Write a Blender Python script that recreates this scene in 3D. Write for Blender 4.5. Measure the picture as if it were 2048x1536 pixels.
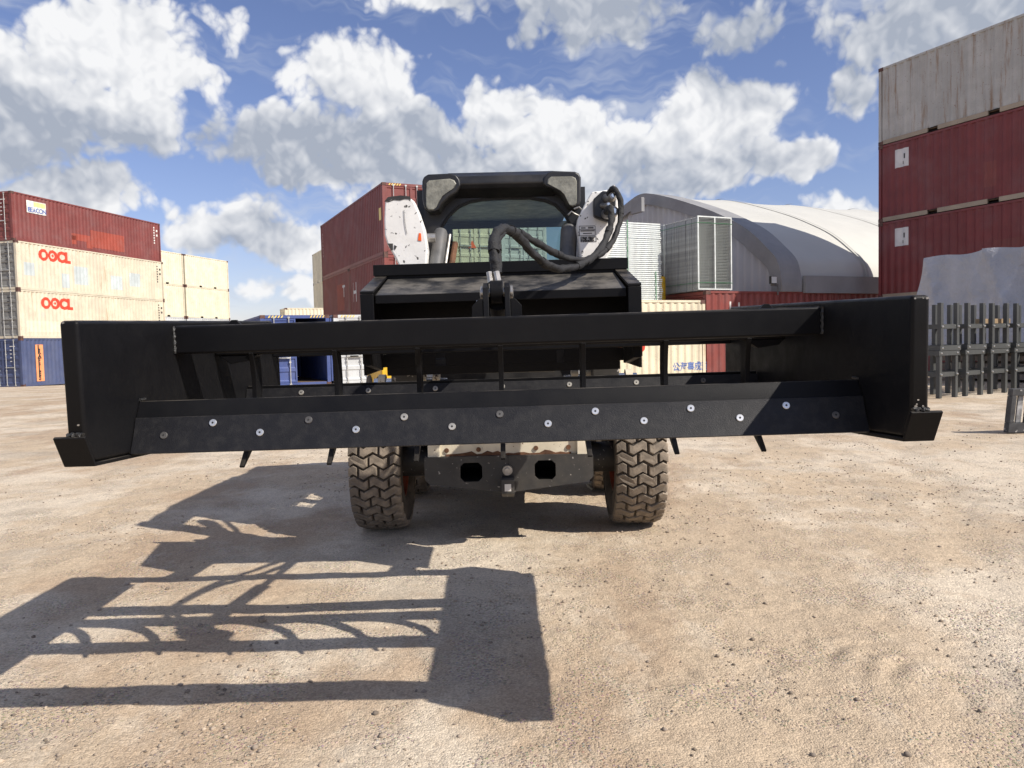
import bpy, bmesh, math, random
import numpy as np
from mathutils import Vector, Matrix
R = math.radians
rng = random.Random(7)
sc = bpy.context.scene
for o in list(bpy.data.objects): bpy.data.objects.remove(o)

# ------------------------------------------------------------------ camera
F_PX, CAM_H, PITCH, ROLL = 1576.0, 1.145, R(2.937), R(1.31)
CR, SR = math.cos(ROLL), math.sin(ROLL)
FWD = Vector((0, math.cos(PITCH), -math.sin(PITCH)))
UP0 = Vector((0, math.sin(PITCH), math.cos(PITCH)))
RT0 = Vector((1, 0, 0))
RIGHT = RT0 * CR - UP0 * SR
UP = RT0 * SR + UP0 * CR
EYE = Vector((0, 0, CAM_H))
cam = bpy.data.cameras.new('camera'); camo = bpy.data.objects.new('camera', cam)
sc.collection.objects.link(camo)
cam.sensor_width = 36; cam.lens = F_PX / 2048 * 36
cam.clip_start = .05; cam.clip_end = 9000
M = Matrix.Identity(4)
for i in range(3):
    M[i][0], M[i][1], M[i][2], M[i][3] = RIGHT[i], UP[i], -FWD[i], EYE[i]
camo.matrix_world = M
sc.camera = camo
def ray(px, py):
    return (RIGHT * (px - 1024) - UP * (py - 768) + FWD * F_PX).normalized()
def at(px, py, Y):
    "point seen at a pixel of the photograph, at the distance Y of what it stands on"
    d = ray(px, py); return EYE + d * (Y / d.y)

# ------------------------------------------------------------------ light
SUN_TO = Vector((.992, -.545, 1)).normalized()
EXPOSURE, SUN_E, SKY_E = 0.38, 4.7, .078
sc.view_settings.view_transform = 'Standard'; sc.view_settings.look = 'None'
sc.view_settings.gamma = 1; sc.view_settings.use_curve_mapping = False
sc.view_settings.exposure = EXPOSURE
try:
    sc.cycles.use_denoising = True; sc.cycles.max_bounces = 5; sc.cycles.diffuse_bounces = 3; sc.cycles.glossy_bounces = 3; sc.cycles.transparent_max_bounces = 12
except Exception: pass
sl = bpy.data.lights.new('sun', 'SUN'); sl.energy = SUN_E; sl.angle = R(.53); sl.color = (1, .93, .83)
so = bpy.data.objects.new('sun', sl); sc.collection.objects.link(so)
so.rotation_euler = SUN_TO.to_track_quat('Z', 'Y').to_euler(); so.location = (20, -10, 30)

W = bpy.data.worlds.new('World'); sc.world = W; W.use_nodes = True
nt = W.node_tree; nt.nodes.clear(); NL = nt.links
def N(t, **k):
    n = nt.nodes.new(t)
    for a, b in k.items(): setattr(n, a, b)
    return n
def put(sock, v):
    if hasattr(v, 'node'): NL.new(v, sock)
    elif v is not None: sock.default_value = v
def mth(op, a, b=None, c=None, clamp=False):
    n = N('ShaderNodeMath', operation=op); n.use_clamp = clamp
    put(n.inputs[0], a); put(n.inputs[1], b)
    if c is not None: put(n.inputs[2], c)
    return n.outputs[0]
def vm(op, a, b=None, out=0):
    n = N('ShaderNodeVectorMath', operation=op); put(n.inputs[0], a)
    if b is not None: put(n.inputs[1], b)
    return n.outputs[out]
def sstep(x, lo, hi):
    n = N('ShaderNodeMapRange', interpolation_type='SMOOTHSTEP'); put(n.inputs[0], x)
    n.inputs[1].default_value = lo; n.inputs[2].default_value = hi
    return n.outputs[0]
def noise(vec, scale, detail=6, rough=.55):
    n = N('ShaderNodeTexNoise'); put(n.inputs['Vector'], vec); n.inputs['Scale'].default_value = scale
    n.inputs['Detail'].default_value = detail; n.inputs['Roughness'].default_value = rough
    return n
sky = N('ShaderNodeTexSky', sky_type='NISHITA'); sky.sun_disc = False
sky.sun_elevation = math.asin(SUN_TO.z); sky.sun_rotation = math.atan2(SUN_TO.x, SUN_TO.y)
sky.air_density = 1.0; sky.dust_density = .25; sky.ozone_density = 2.2
def n2(vec, scale, detail=0, rough=.5, col=False):
    n = N('ShaderNodeTexNoise', noise_dimensions='2D'); put(n.inputs['Vector'], vec); n.inputs['Scale'].default_value = scale
    n.inputs['Detail'].default_value = detail; n.inputs['Roughness'].default_value = rough
    return n.outputs['Color' if col else 0]
tc = N('ShaderNodeTexCoord'); D = vm('NORMALIZE', tc.outputs['Generated'])
sep = N('ShaderNodeSeparateXYZ'); put(sep.inputs[0], D)
az = mth('ARCTAN2', sep.outputs[0], sep.outputs[1]); el = mth('ARCSINE', sep.outputs[2])
cmb = N('ShaderNodeCombineXYZ'); put(cmb.inputs[0], az); put(cmb.inputs[1], el); A0 = cmb.outputs[0]
warp = vm('SCALE', vm('SUBTRACT', n2(A0, 9, 3, .6, True), (.5, .5, .5))); warp.node.inputs[3].default_value = .075
AE = vm('ADD', A0, warp)
def blobs(lst, vec, sz=1.0):
    acc = None
    for (px, py, rx, ry, k) in lst:
        d = ray(px, py); a, e = math.atan2(d.x, d.y), math.asin(d.z)
        q = vm('MULTIPLY', vm('SUBTRACT', vec, (a, e, 0)), (F_PX / rx / sz, F_PX / ry / sz, 0))
        m = mth('MULTIPLY_ADD', vm('DOT_PRODUCT', q, q, 1), -k, k)
        acc = m if acc is None else mth('MAXIMUM', acc, m)
    return acc
CUM = [(200, 90, 175, 125, 1), (60, 235, 190, 130, 1), (240, 215, 150, 115, 1), (5, 130, 75, 70, 1), (370, 160, 85, 48, .8),
       (120, 380, 170, 62, .9), (445, 42, 70, 42, .55), (715, 165, 150, 95, 1), (560, 285, 185, 80, 1), (770, 280, 240, 105, 1),
       (640, 340, 150, 40, .7), (1000, 220, 110, 72, 1), (1090, 280, 170, 100, 1), (940, 330, 220, 80, 1), (1430, 235, 160, 92, 1),
       (1340, 320, 320, 90, 1), (1585, 315, 88, 62, .8), (1190, 5, 205, 88, .9), (860, -5, 160, 40, .55), (1500, 65, 92, 55, .5),
       (1930, 45, 270, 115, 1), (1695, 160, 66, 62, .9), (395, 455, 78, 56, .9), (510, 455, 120, 66, .9), (600, 500, 80, 55, .8),
       (517, 572, 42, 34, .7), (1700, 408, 86, 36, .8), (590, 585, 70, 40, .6), (1020, 375, 420, 50, .7)]
DARK = [(120, 290, 230, 85, 1), (560, 315, 200, 66, 1), (760, 300, 230, 76, 1), (1190, 20, 260, 100, 1.1), (1920, 60, 260, 120, .8),
        (1500, 80, 130, 90, 1), (1330, 345, 240, 50, .7), (490, 480, 90, 34, .6), (930, 370, 190, 44, .6)]
def billow(vec):
    acc = None
    for (fq, am) in ((14, 1.3), (34, .9), (80, .5)):
        m = mth('MULTIPLY', mth('ABSOLUTE', mth('SUBTRACT', n2(vec, fq), .5)), am); acc = m if acc is None else mth('ADD', acc, m)
    return acc
wq = vm('SCALE', warp); wq.node.inputs[3].default_value = .28
BV = vm('ADD', A0, vm('ADD', wq, (3.3, 1.7, 0))); fb = n2(BV, 16, 5, .6); b0 = billow(BV); b1 = billow(vm('ADD', BV, (.008, .013, 0))); f2 = n2(A0, 6, 2)
gz = mth('SUBTRACT', 1, sstep(vm('DOT_PRODUCT', D, tuple(FWD), 1), .70, .78))
gen = mth('MULTIPLY', mth('SUBTRACT', n2(A0, 4.5, 3), .54), 6)      # elsewhere: broken cumulus of the same size
Fb = mth('ADD', mth('MULTIPLY', blobs(CUM, AE, .90), mth('SUBTRACT', 1, gz)), mth('MULTIPLY', gen, gz))
dens = mth('ADD', Fb, mth('ADD', mth('MULTIPLY', mth('SUBTRACT', b0, .27), 1.0), mth('MULTIPLY', mth('SUBTRACT', fb, .62), 1.3)))
alpha = sstep(dens, -.10, .46)
cir = n2(vm('MULTIPLY', AE, (1.6, 8, 1)), 2.6, 4, .62)
cirm = mth('MULTIPLY', sstep(cir, .47, .78), .5)
dk = mth('ADD', blobs(DARK, AE), mth('MULTIPLY', mth('SUBTRACT', f2, .5), 1.1))
dk = mth('ADD', mth('MULTIPLY', sstep(dk, -1.3, 1.2), mth('SUBTRACT', 1, gz)), mth('MULTIPLY', sstep(dens, .3, 1.4), gz))
rel = mth('ADD', mth('MULTIPLY', mth('SUBTRACT', b0, b1), .8), mth('MULTIPLY', mth('SUBTRACT', fb, .5), .45))
dk = mth('SUBTRACT', mth('ADD', mth('MULTIPLY', dk, .9), .09), rel, None, True)
cc = N('ShaderNodeMix', data_type='RGBA'); put(cc.inputs[0], dk)
CW = 2 ** -EXPOSURE
cc.inputs[6].default_value = (.93 * CW, .935 * CW, .95 * CW, 1); cc.inputs[7].default_value = (.40 * CW, .445 * CW, .535 * CW, 1)
skc = vm('MULTIPLY', sky.outputs[0], (SKY_E * 1.14, SKY_E * 1.03, SKY_E * 1.22))
mx0 = N('ShaderNodeMix', data_type='RGBA'); put(mx0.inputs[0], cirm); put(mx0.inputs[6], skc)
mx0.inputs[7].default_value = (.62 * CW, .67 * CW, .76 * CW, 1)
mx = N('ShaderNodeMix', data_type='RGBA'); put(mx.inputs[0], mth('MULTIPLY', alpha, sstep(el, -.01, .05))); put(mx.inputs[6], mx0.outputs[2]); put(mx.inputs[7], cc.outputs[2])
bg = N('ShaderNodeBackground'); put(bg.inputs[0], mx.outputs[2]); bg.inputs[1].default_value = 1
wo = N('ShaderNodeOutputWorld'); NL.new(bg.outputs[0], wo.inputs[0])
W.cycles.sampling_method = 'MANUAL'; W.cycles.sample_map_resolution = 512

# ------------------------------------------------------------------ helpers
class MB:
    def __init__(s): s.v = []; s.f = []
    def add(s, vs, fs):
        b = len(s.v); s.v += [tuple(p) for p in vs]; s.f += [tuple(b + i for i in q) for q in fs]; return s
    def box(s, x0, x1, y0, y1, z0, z1):
        return s.add([(x, y, z) for z in (z0, z1) for (x, y) in ((x0, y0), (x1, y0), (x1, y1), (x0, y1))],
                     [(0, 3, 2, 1), (4, 5, 6, 7), (0, 1, 5, 4), (1, 2, 6, 5), (2, 3, 7, 6), (3, 0, 4, 7)])
    def prism(s, pts, axis, lo, hi):
        n = len(pts)
        def P(p, t): return {'x': (t, p[0], p[1]), 'y': (p[0], t, p[1]), 'z': (p[0], p[1], t)}[axis]
        vs = [P(p, lo) for p in pts] + [P(p, hi) for p in pts]
        return s.add(vs, [tuple(range(n)), tuple(range(2 * n - 1, n - 1, -1))] + [(i, i + n, (i + 1) % n + n, (i + 1) % n) for i in range(n)])
    def ring(s, outer, inner, axis, lo, hi):
        n = len(outer)
        def P(p, t): return {'x': (t, p[0], p[1]), 'y': (p[0], t, p[1]), 'z': (p[0], p[1], t)}[axis]
        vs = [P(p, t) for t in (lo, hi) for l in (outer, inner) for p in l]
        fs = []
        for i in range(n):
            j = (i + 1) % n
            fs += [(i, j, n + j, n + i), (2 * n + i, 3 * n + i, 3 * n + j, 2 * n + j), (i, 2 * n + i, 2 * n + j, j), (n + i, n + j, 3 * n + j, 3 * n + i)]
        return s.add(vs, fs)
    def tube(s, path, r, n=12, caps=True):
        path = [Vector(p) for p in path]; m = len(path); vs = []; ref = None
        for i, p in enumerate(path):
            t = (path[min(i + 1, m - 1)] - path[max(i - 1, 0)]).normalized()
            if ref is None: ref = t.orthogonal().normalized()
            u = (ref - t * ref.dot(t)).normalized(); ref = u; w = t.cross(u)
            for k in range(n):
                a = 2 * math.pi * k / n; rr = r(i / (m - 1), a) if callable(r) else r
                vs.append(p + (u * math.cos(a) + w * math.sin(a)) * rr)
        fs = [(i * n + k, i * n + (k + 1) % n, (i + 1) * n + (k + 1) % n, (i + 1) * n + k) for i in range(m - 1) for k in range(n)]
        if caps: fs += [tuple(range(n - 1, -1, -1)), tuple((m - 1) * n + k for k in range(n))]
        return s.add(vs, fs)
    def lathe(s, prof, n=48, axis='x', c=(0, 0, 0), closed=False):
        vs = []
        for (t, r) in prof:
            for k in range(n):
                a = 2 * math.pi * k / n; p = (t, r * math.cos(a), r * math.sin(a))
                p = p if axis == 'x' else ((p[1], p[0], p[2]) if axis == 'y' else (p[1], p[2], p[0]))
                vs.append((p[0] + c[0], p[1] + c[1], p[2] + c[2]))
        m = len(prof)
        fs = [(i * n + k, i * n + (k + 1) % n, ((i + 1) % m) * n + (k + 1) % n, ((i + 1) % m) * n + k) for i in range(m if closed else m - 1) for k in range(n)]
        if not closed: fs += [tuple(range(n)), tuple((m - 1) * n + k for k in range(n - 1, -1, -1))]
        return s.add(vs, fs)
    def mesh(s, name, smooth=35):
        me = bpy.data.meshes.new(name); me.from_pydata(s.v, [], s.f)
        bm = bmesh.new(); bm.from_mesh(me); bmesh.ops.recalc_face_normals(bm, faces=bm.faces); bm.to_mesh(me); bm.free()
        if smooth:
            me.polygons.foreach_set('use_smooth', [True] * len(me.polygons)); me.set_sharp_from_angle(angle=R(smooth))
        return me
    def build(s, name, mat, parent=None, bevel=0, seg=2, smooth=35):
        return link(name, s.mesh(name, smooth), mat, parent, bevel, seg)
COL = sc.collection
def link(name, me, mat, parent=None, bevel=0, seg=2):
    o = bpy.data.objects.new(name, me); COL.objects.link(o)
    if mat is not None and not me.materials: me.materials.append(mat)
    if parent is not None: o.parent = parent
    if bevel:
        b = o.modifiers.new('bevel', 'BEVEL'); b.width = bevel; b.segments = seg; b.limit_method = 'ANGLE'; b.angle_limit = R(40); b.harden_normals = True
    return o
def empty(name, loc=(0, 0, 0), rz=0, label=None, cat=None, group=None):
    o = bpy.data.objects.new(name, None); COL.objects.link(o); o.location = loc; o.rotation_euler = (0, 0, rz)
    o.empty_display_size = .2; tag(o, label, cat, group); return o
def tag(o, label=None, cat=None, group=None, kind=None):
    if label: o['label'] = label
    if cat: o['category'] = cat
    if group: o['group'] = group
    if kind: o['kind'] = kind
    return o
def text_mesh(s, size, bold=0, sx=1.0, align='LEFT'):
    cu = bpy.data.curves.new('t', 'FONT'); cu.body = s; cu.size = size; cu.offset = bold; cu.align_x = align; cu.resolution_u = 3
    o = bpy.data.objects.new('t', cu); COL.objects.link(o)
    me = bpy.data.meshes.new_from_object(o.evaluated_get(bpy.context.evaluated_depsgraph_get()))
    bpy.data.objects.remove(o); bpy.data.curves.remove(cu)
    for v in me.vertices: v.co.x *= sx
    return me

# ------------------------------------------------------------------ materials
def mat(name, base, rough=.5, metal=0, var=.0, vscale=6, bump=0, bscale=60, streak=None, spec=None, dust=None, coord='Object', speck=None, rvar=0, patches=None, topdust=None):
    """Principled with procedural variation; streak=(colour, amount, vertical stretch); dust=(colour, amount, scale); speck=(colour, amount, scale)"""
    m = bpy.data.materials.new(name); m.use_nodes = True
    t = m.node_tree; b = t.nodes['Principled BSDF']; L = t.links
    def new(k, **kw):
        n = t.nodes.new(k)
        for a, c in kw.items(): setattr(n, a, c)
        return n
    co = new('ShaderNodeTexCoord').outputs[coord]
    def nz(scale, det=4, ro=.6, vec=None):
        n = new('ShaderNodeTexNoise'); L.new(vec if vec is not None else co, n.inputs['Vector'])
        n.inputs['Scale'].default_value = scale; n.inputs['Detail'].default_value = det; n.inputs['Roughness'].default_value = ro
        return n.outputs[0]
    def ss(x, lo, hi, out=1):
        n = new('ShaderNodeMapRange', interpolation_type='SMOOTHSTEP'); L.new(x, n.inputs[0])
        n.inputs[1].default_value = lo; n.inputs[2].default_value = hi; n.inputs[4].default_value = out; return n.outputs[0]
    def mixc(f, a, c):
        n = new('ShaderNodeMix', data_type='RGBA')
        for s, v in ((n.inputs[0], f), (n.inputs[6], a), (n.inputs[7], c)):
            if hasattr(v, 'node'): L.new(v, s)
            else: s.default_value = v if isinstance(v, float) else (*v, 1)
        return n.outputs[2]
    col = tuple(base)
    if var:
        lo = tuple(max(0, c * (1 - var)) for c in base); hi = tuple(min(1, c * (1 + var)) for c in base)
        col = mixc(ss(nz(vscale), .3, .7), lo, hi)
    if patches:
        for (pc, lo, scl) in patches: col = mixc(ss(nz(scl, 5, .62), lo, lo + .12), col, pc)
    if streak:
        mp = new('ShaderNodeMapping'); L.new(co, mp.inputs[0]); mp.inputs['Scale'].default_value = (1, 1, streak[2])
        col = mixc(ss(nz(5.5, 6, .7, mp.outputs[0]), .74 - streak[1] * .3, .86 - streak[1] * .2), col, streak[0])
    if dust: col = mixc(ss(nz(dust[2], 6, .65), .42, .72, dust[1]), col, dust[0])
    if speck: col = mixc(ss(nz(speck[2], 2, .5), .68 - speck[1] * .2, .74 - speck[1] * .2), col, speck[0])
    if topdust:
        ge = new('ShaderNodeNewGeometry'); sp = new('ShaderNodeSeparateXYZ'); L.new(ge.outputs['Normal'], sp.inputs[0])
        mu = new('ShaderNodeMath', operation='MULTIPLY'); L.new(ss(sp.outputs[2], .55, .95), mu.inputs[0]); L.new(ss(nz(9, 6, .65), .35, .7, topdust[1]), mu.inputs[1])
        col = mixc(mu.outputs[0], col, topdust[0])
    if hasattr(col, 'node'): L.new(col, b.inputs['Base Color'])
    else: b.inputs['Base Color'].default_value = (*col, 1)
    b.inputs['Metallic'].default_value = metal
    if rvar:
        n = new('ShaderNodeMapRange'); L.new(nz(14, 5, .6), n.inputs[0]); n.inputs[1].default_value = .3; n.inputs[2].default_value = .7
        n.inputs[3].default_value = max(0, rough - rvar); n.inputs[4].default_value = min(1, rough + rvar); L.new(n.outputs[0], b.inputs['Roughness'])
    else: b.inputs['Roughness'].default_value = rough
    if spec is not None: b.inputs['Specular IOR Level'].default_value = spec
    if bump:
        bp = new('ShaderNodeBump'); bp.inputs['Strength'].default_value = 1; bp.inputs['Distance'].default_value = bump
        L.new(nz(bscale, 5, .65), bp.inputs['Height']); L.new(bp.outputs[0], b.inputs['Normal'])
    return m
RUST = (.16, .06, .025)
MT = {}
MT['black'] = mat('black_powder_coat', (.0055, .0055, .0065), .45, bump=.0006, bscale=420, dust=((.013, .0125, .012), .3, 3.5), rvar=.08, spec=.16, topdust=((.16, .14, .115), .55))
MT['edge'] = mat('black_blade_steel', (.0105, .0105, .0125), .45, bump=.0008, bscale=300, dust=((.028, .027, .027), .5, 40), rvar=.1, spec=.28, topdust=((.14, .125, .105), .5))
MT['weld'] = mat('weld_bead', (.06, .06, .06), .35, .6, bump=.004, bscale=120)
MT['boltz'] = mat('zinc_bolt', (.72, .72, .70), .32, .85, var=.15, vscale=30)
MT['boltd'] = mat('dull_zinc_bolt', (.42, .40, .36), .45, .7, var=.3, vscale=30)
MT['boltk'] = mat('dark_bolt', (.12, .115, .11), .5, .6, var=.3, vscale=30)
MT['hole_shade'] = mat('hole_shade_black', (.02, .02, .02), .8)  # near-black colour stands in for shade inside openings and cavities
MT['rubber'] = mat('dusty_tyre_rubber', (.175, .143, .11), .9, var=.22, vscale=14, bump=.004, bscale=50, dust=((.32, .26, .195), .8, 7))
MT['rubberd'] = mat('tyre_groove_rubber', (.065, .055, .045), .95, var=.2, vscale=10, dust=((.17, .135, .10), .6, 5))
MT['white'] = mat('scuffed_white_paint', (.80, .79, .76), .45, var=.05, vscale=9, speck=((.05, .045, .04), .17, 42), dust=((.60, .57, .52), .4, 8), bump=.0008, bscale=90)
MT['cream'] = mat('aged_cream_paint', (.66, .60, .47), .5, var=.10, vscale=7, speck=((.10, .05, .025), .2, 38), dust=((.45, .38, .28), .5, 5))
MT['rust'] = mat('rusty_steel', (.13, .06, .03), .85, var=.4, vscale=18, bump=.002, bscale=70)
MT['dplate'] = mat('dark_scratched_plate', (.032, .031, .030), .5, var=.2, vscale=6, speck=((.30, .28, .26), .12, 44), dust=((.085, .075, .062), .6, 5))
MT['cabblk'] = mat('satin_black_cab', (.012, .012, .013), .38, dust=((.06, .055, .05), .35, 5), rvar=.1)
MT['inner'] = mat('cab_interior', (.03, .03, .03), .8)
MT['seat'] = mat('seat_vinyl', (.05, .05, .052), .6)
MT['greycyl'] = mat('grey_cylinder_paint', (.10, .10, .10), .45, var=.25, vscale=10, dust=((.2, .17, .14), .4, 9))
MT['chrome'] = mat('chrome_rod', (.75, .74, .72), .16, 1)
MT['steel'] = mat('bare_steel', (.42, .40, .37), .38, .85, var=.25, vscale=25)
MT['hose'] = mat('hose_sleeve', (.008, .008, .009), .7, var=.3, vscale=40, bump=.004, bscale=140, dust=((.03, .029, .028), .4, 14))
MT['rim'] = mat('dirty_red_rim', (.22, .035, .015), .6, var=.35, vscale=8, dust=((.2, .15, .11), .5, 7))
MT['orange'] = mat('orange_sticker', (.85, .13, .02), .5)
MT['blkink'] = mat('black_print', (.02, .02, .02), .6)
MT['whtink'] = mat('white_print', (.64, .62, .58), .6, var=.15, vscale=9)
MT['redink'] = mat('red_print', (.62, .055, .025), .6, var=.2, vscale=3)
MT['lens'] = mat('lamp_lens', (.22, .215, .18), .22, 0, var=.25, vscale=26, bump=.003, bscale=60, rvar=.08)
MT['rope'] = mat('white_rope', (.6, .57, .5), .8, bump=.002, bscale=200)
MT['yellow'] = mat('yellow_plastic', (.72, .42, .02), .5, var=.15, vscale=6)
MT['concrete'] = mat('dummy', (.4, .4, .4), .9)
# window glass: thin pane, tinted, mirrors by fresnel
g = bpy.data.materials.new('tinted_pane'); g.use_nodes = True; t = g.node_tree; t.nodes.clear()
o_ = t.nodes.new('ShaderNodeOutputMaterial'); mxs = t.nodes.new('ShaderNodeMixShader'); tr = t.nodes.new('ShaderNodeBsdfTransparent'); gl = t.nodes.new('ShaderNodeBsdfGlossy')
fr = t.nodes.new('ShaderNodeFresnel'); fr.inputs[0].default_value = 1.6; tr.inputs[0].default_value = (.58, .67, .62, 1); gl.inputs['Roughness'].default_value = .03
t.links.new(fr.outputs[0], mxs.inputs[0]); t.links.new(tr.outputs[0], mxs.inputs[1]); t.links.new(gl.outputs[0], mxs.inputs[2]); t.links.new(mxs.outputs[0], o_.inputs[0])
MT['glass'] = g

# ------------------------------------------------------------------ ground
def hashn(ix, iy, seed):
    h = (ix.astype(np.int64) * 374761393 + iy.astype(np.int64) * 668265263 + seed * 1442695041) & 0xffffffff
    h = ((h ^ (h >> 13)) * 1274126177) & 0xffffffff
    return ((h ^ (h >> 16)) & 0xffff) / 65535.0
def vnoise(x, y, seed=0):
    ix = np.floor(x); iy = np.floor(y); fx = x - ix; fy = y - iy; fx = fx * fx * (3 - 2 * fx); fy = fy * fy * (3 - 2 * fy)
    a, b, c, d = hashn(ix, iy, seed), hashn(ix + 1, iy, seed), hashn(ix, iy + 1, seed), hashn(ix + 1, iy + 1, seed)
    return (a + (b - a) * fx) * (1 - fy) + (c + (d - c) * fx) * fy
def drop(Y):
    "the yard falls gently away beyond about 20 m"
    Y = np.asarray(Y, float); s = np.clip((Y - 18) / 4, 0, 1); return -.025 * np.where(Y < 22, (s * s * 4) / 2, Y - 20) * (Y > 18) if False else -.025 * np.clip(np.where(Y < 22, (Y - 18).clip(0) ** 2 / 8, Y - 20), 0, 40)
def gz_(x, y): return float(drop(y))
def gh(x, y):
    z = (vnoise(x * 1.1, y * 1.1, 1) - .5) * .022 + (vnoise(x * 3.7, y * 3.7, 2) - .5) * .010 + (vnoise(x * 11, y * 11, 3) - .5) * .006 + (vnoise(x * 31, y * 31, 4) - .5) * .005
    # churned tyre prints in the loose patch at right
    cx, cy = (x - 1.30), (y - 2.72); c_, s_ = math.cos(.55), math.sin(.55); u = cx * c_ + cy * s_; v = -cx * s_ + cy * c_
    msk = np.exp(-(u / .20) ** 2 - (v / .34) ** 2)
    z = z + msk * .008 * np.sin(v * 52 + 3 * np.abs(u) * 10) * (vnoise(x * 4, y * 4, 9) + .1)
    z = z + msk * (vnoise(x * 9, y * 9, 8) - .5) * .022
    loose = np.exp(-((x - 1.0) / .8) ** 2 - ((y - 2.9) / .9) ** 2)
    z = z + loose * ((vnoise(x * 17, y * 17, 31) - .5) * .010 + np.clip(vnoise(x * 26, y * 26, 32) - .72, 0, 1) * .05)
    # faint wheel tracks crossing the yard
    for (ox, oy, an, wd, dp) in ((1.9, 3.2, 1.15, .15, .006), (2.9, 3.4, 1.15, .15, .006), (-2.6, 5.6, .12, .16, .005), (-2.2, 6.9, .10, .16, .005)):
        tx, ty = (x - ox) * math.cos(an) + (y - oy) * math.sin(an), -(x - ox) * math.sin(an) + (y - oy) * math.cos(an); ty = ty + .10 * np.sin(tx * .7)
        mk = np.exp(-(ty / wd) ** 4); z = z - mk * dp + mk * .0035 * np.sin(tx * 68 + np.abs(ty) * 30) * (vnoise(x * 2.3, y * 2.3, 41) > .45)
    far = np.clip((np.hypot(x, y - 4) - 7) / 5, 0, 1)
    return z * (1 - .8 * far) - .004 + drop(y)
def axis_pts(lo, hi, d, end0, end1):
    m = list(np.arange(lo, hi, d)); s = d; p = hi; a = []
    while p < end1: a.append(p); s *= 1.17; p += s
    a.append(end1); s = d; p = lo; b = []
    while p > end0: s *= 1.17; p -= s; b.append(p)
    return np.array(b[::-1] + m + a)
xs = axis_pts(-3.6, 3.6, .024, -4000, 4000); ys = axis_pts(1.3, 7.0, .022, -3000, 5000)
GX, GY = np.meshgrid(xs, ys); GZ = gh(GX, GY); nx, ny = len(xs), len(ys)
me = bpy.data.meshes.new('ground'); me.vertices.add(nx * ny); me.vertices.foreach_set('co', np.stack([GX, GY, GZ], -1).ravel())
ii = (np.arange(ny - 1)[:, None] * nx + np.arange(nx - 1)[None, :]).ravel()
q = np.stack([ii, ii + 1, ii + 1 + nx, ii + nx], -1)
me.loops.add(q.size); me.loops.foreach_set('vertex_index', q.ravel()); me.polygons.add(len(q))
me.polygons.foreach_set('loop_start', np.arange(len(q)) * 4); me.polygons.foreach_set('use_smooth', np.ones(len(q), bool))
me.update(); me.validate()
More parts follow.
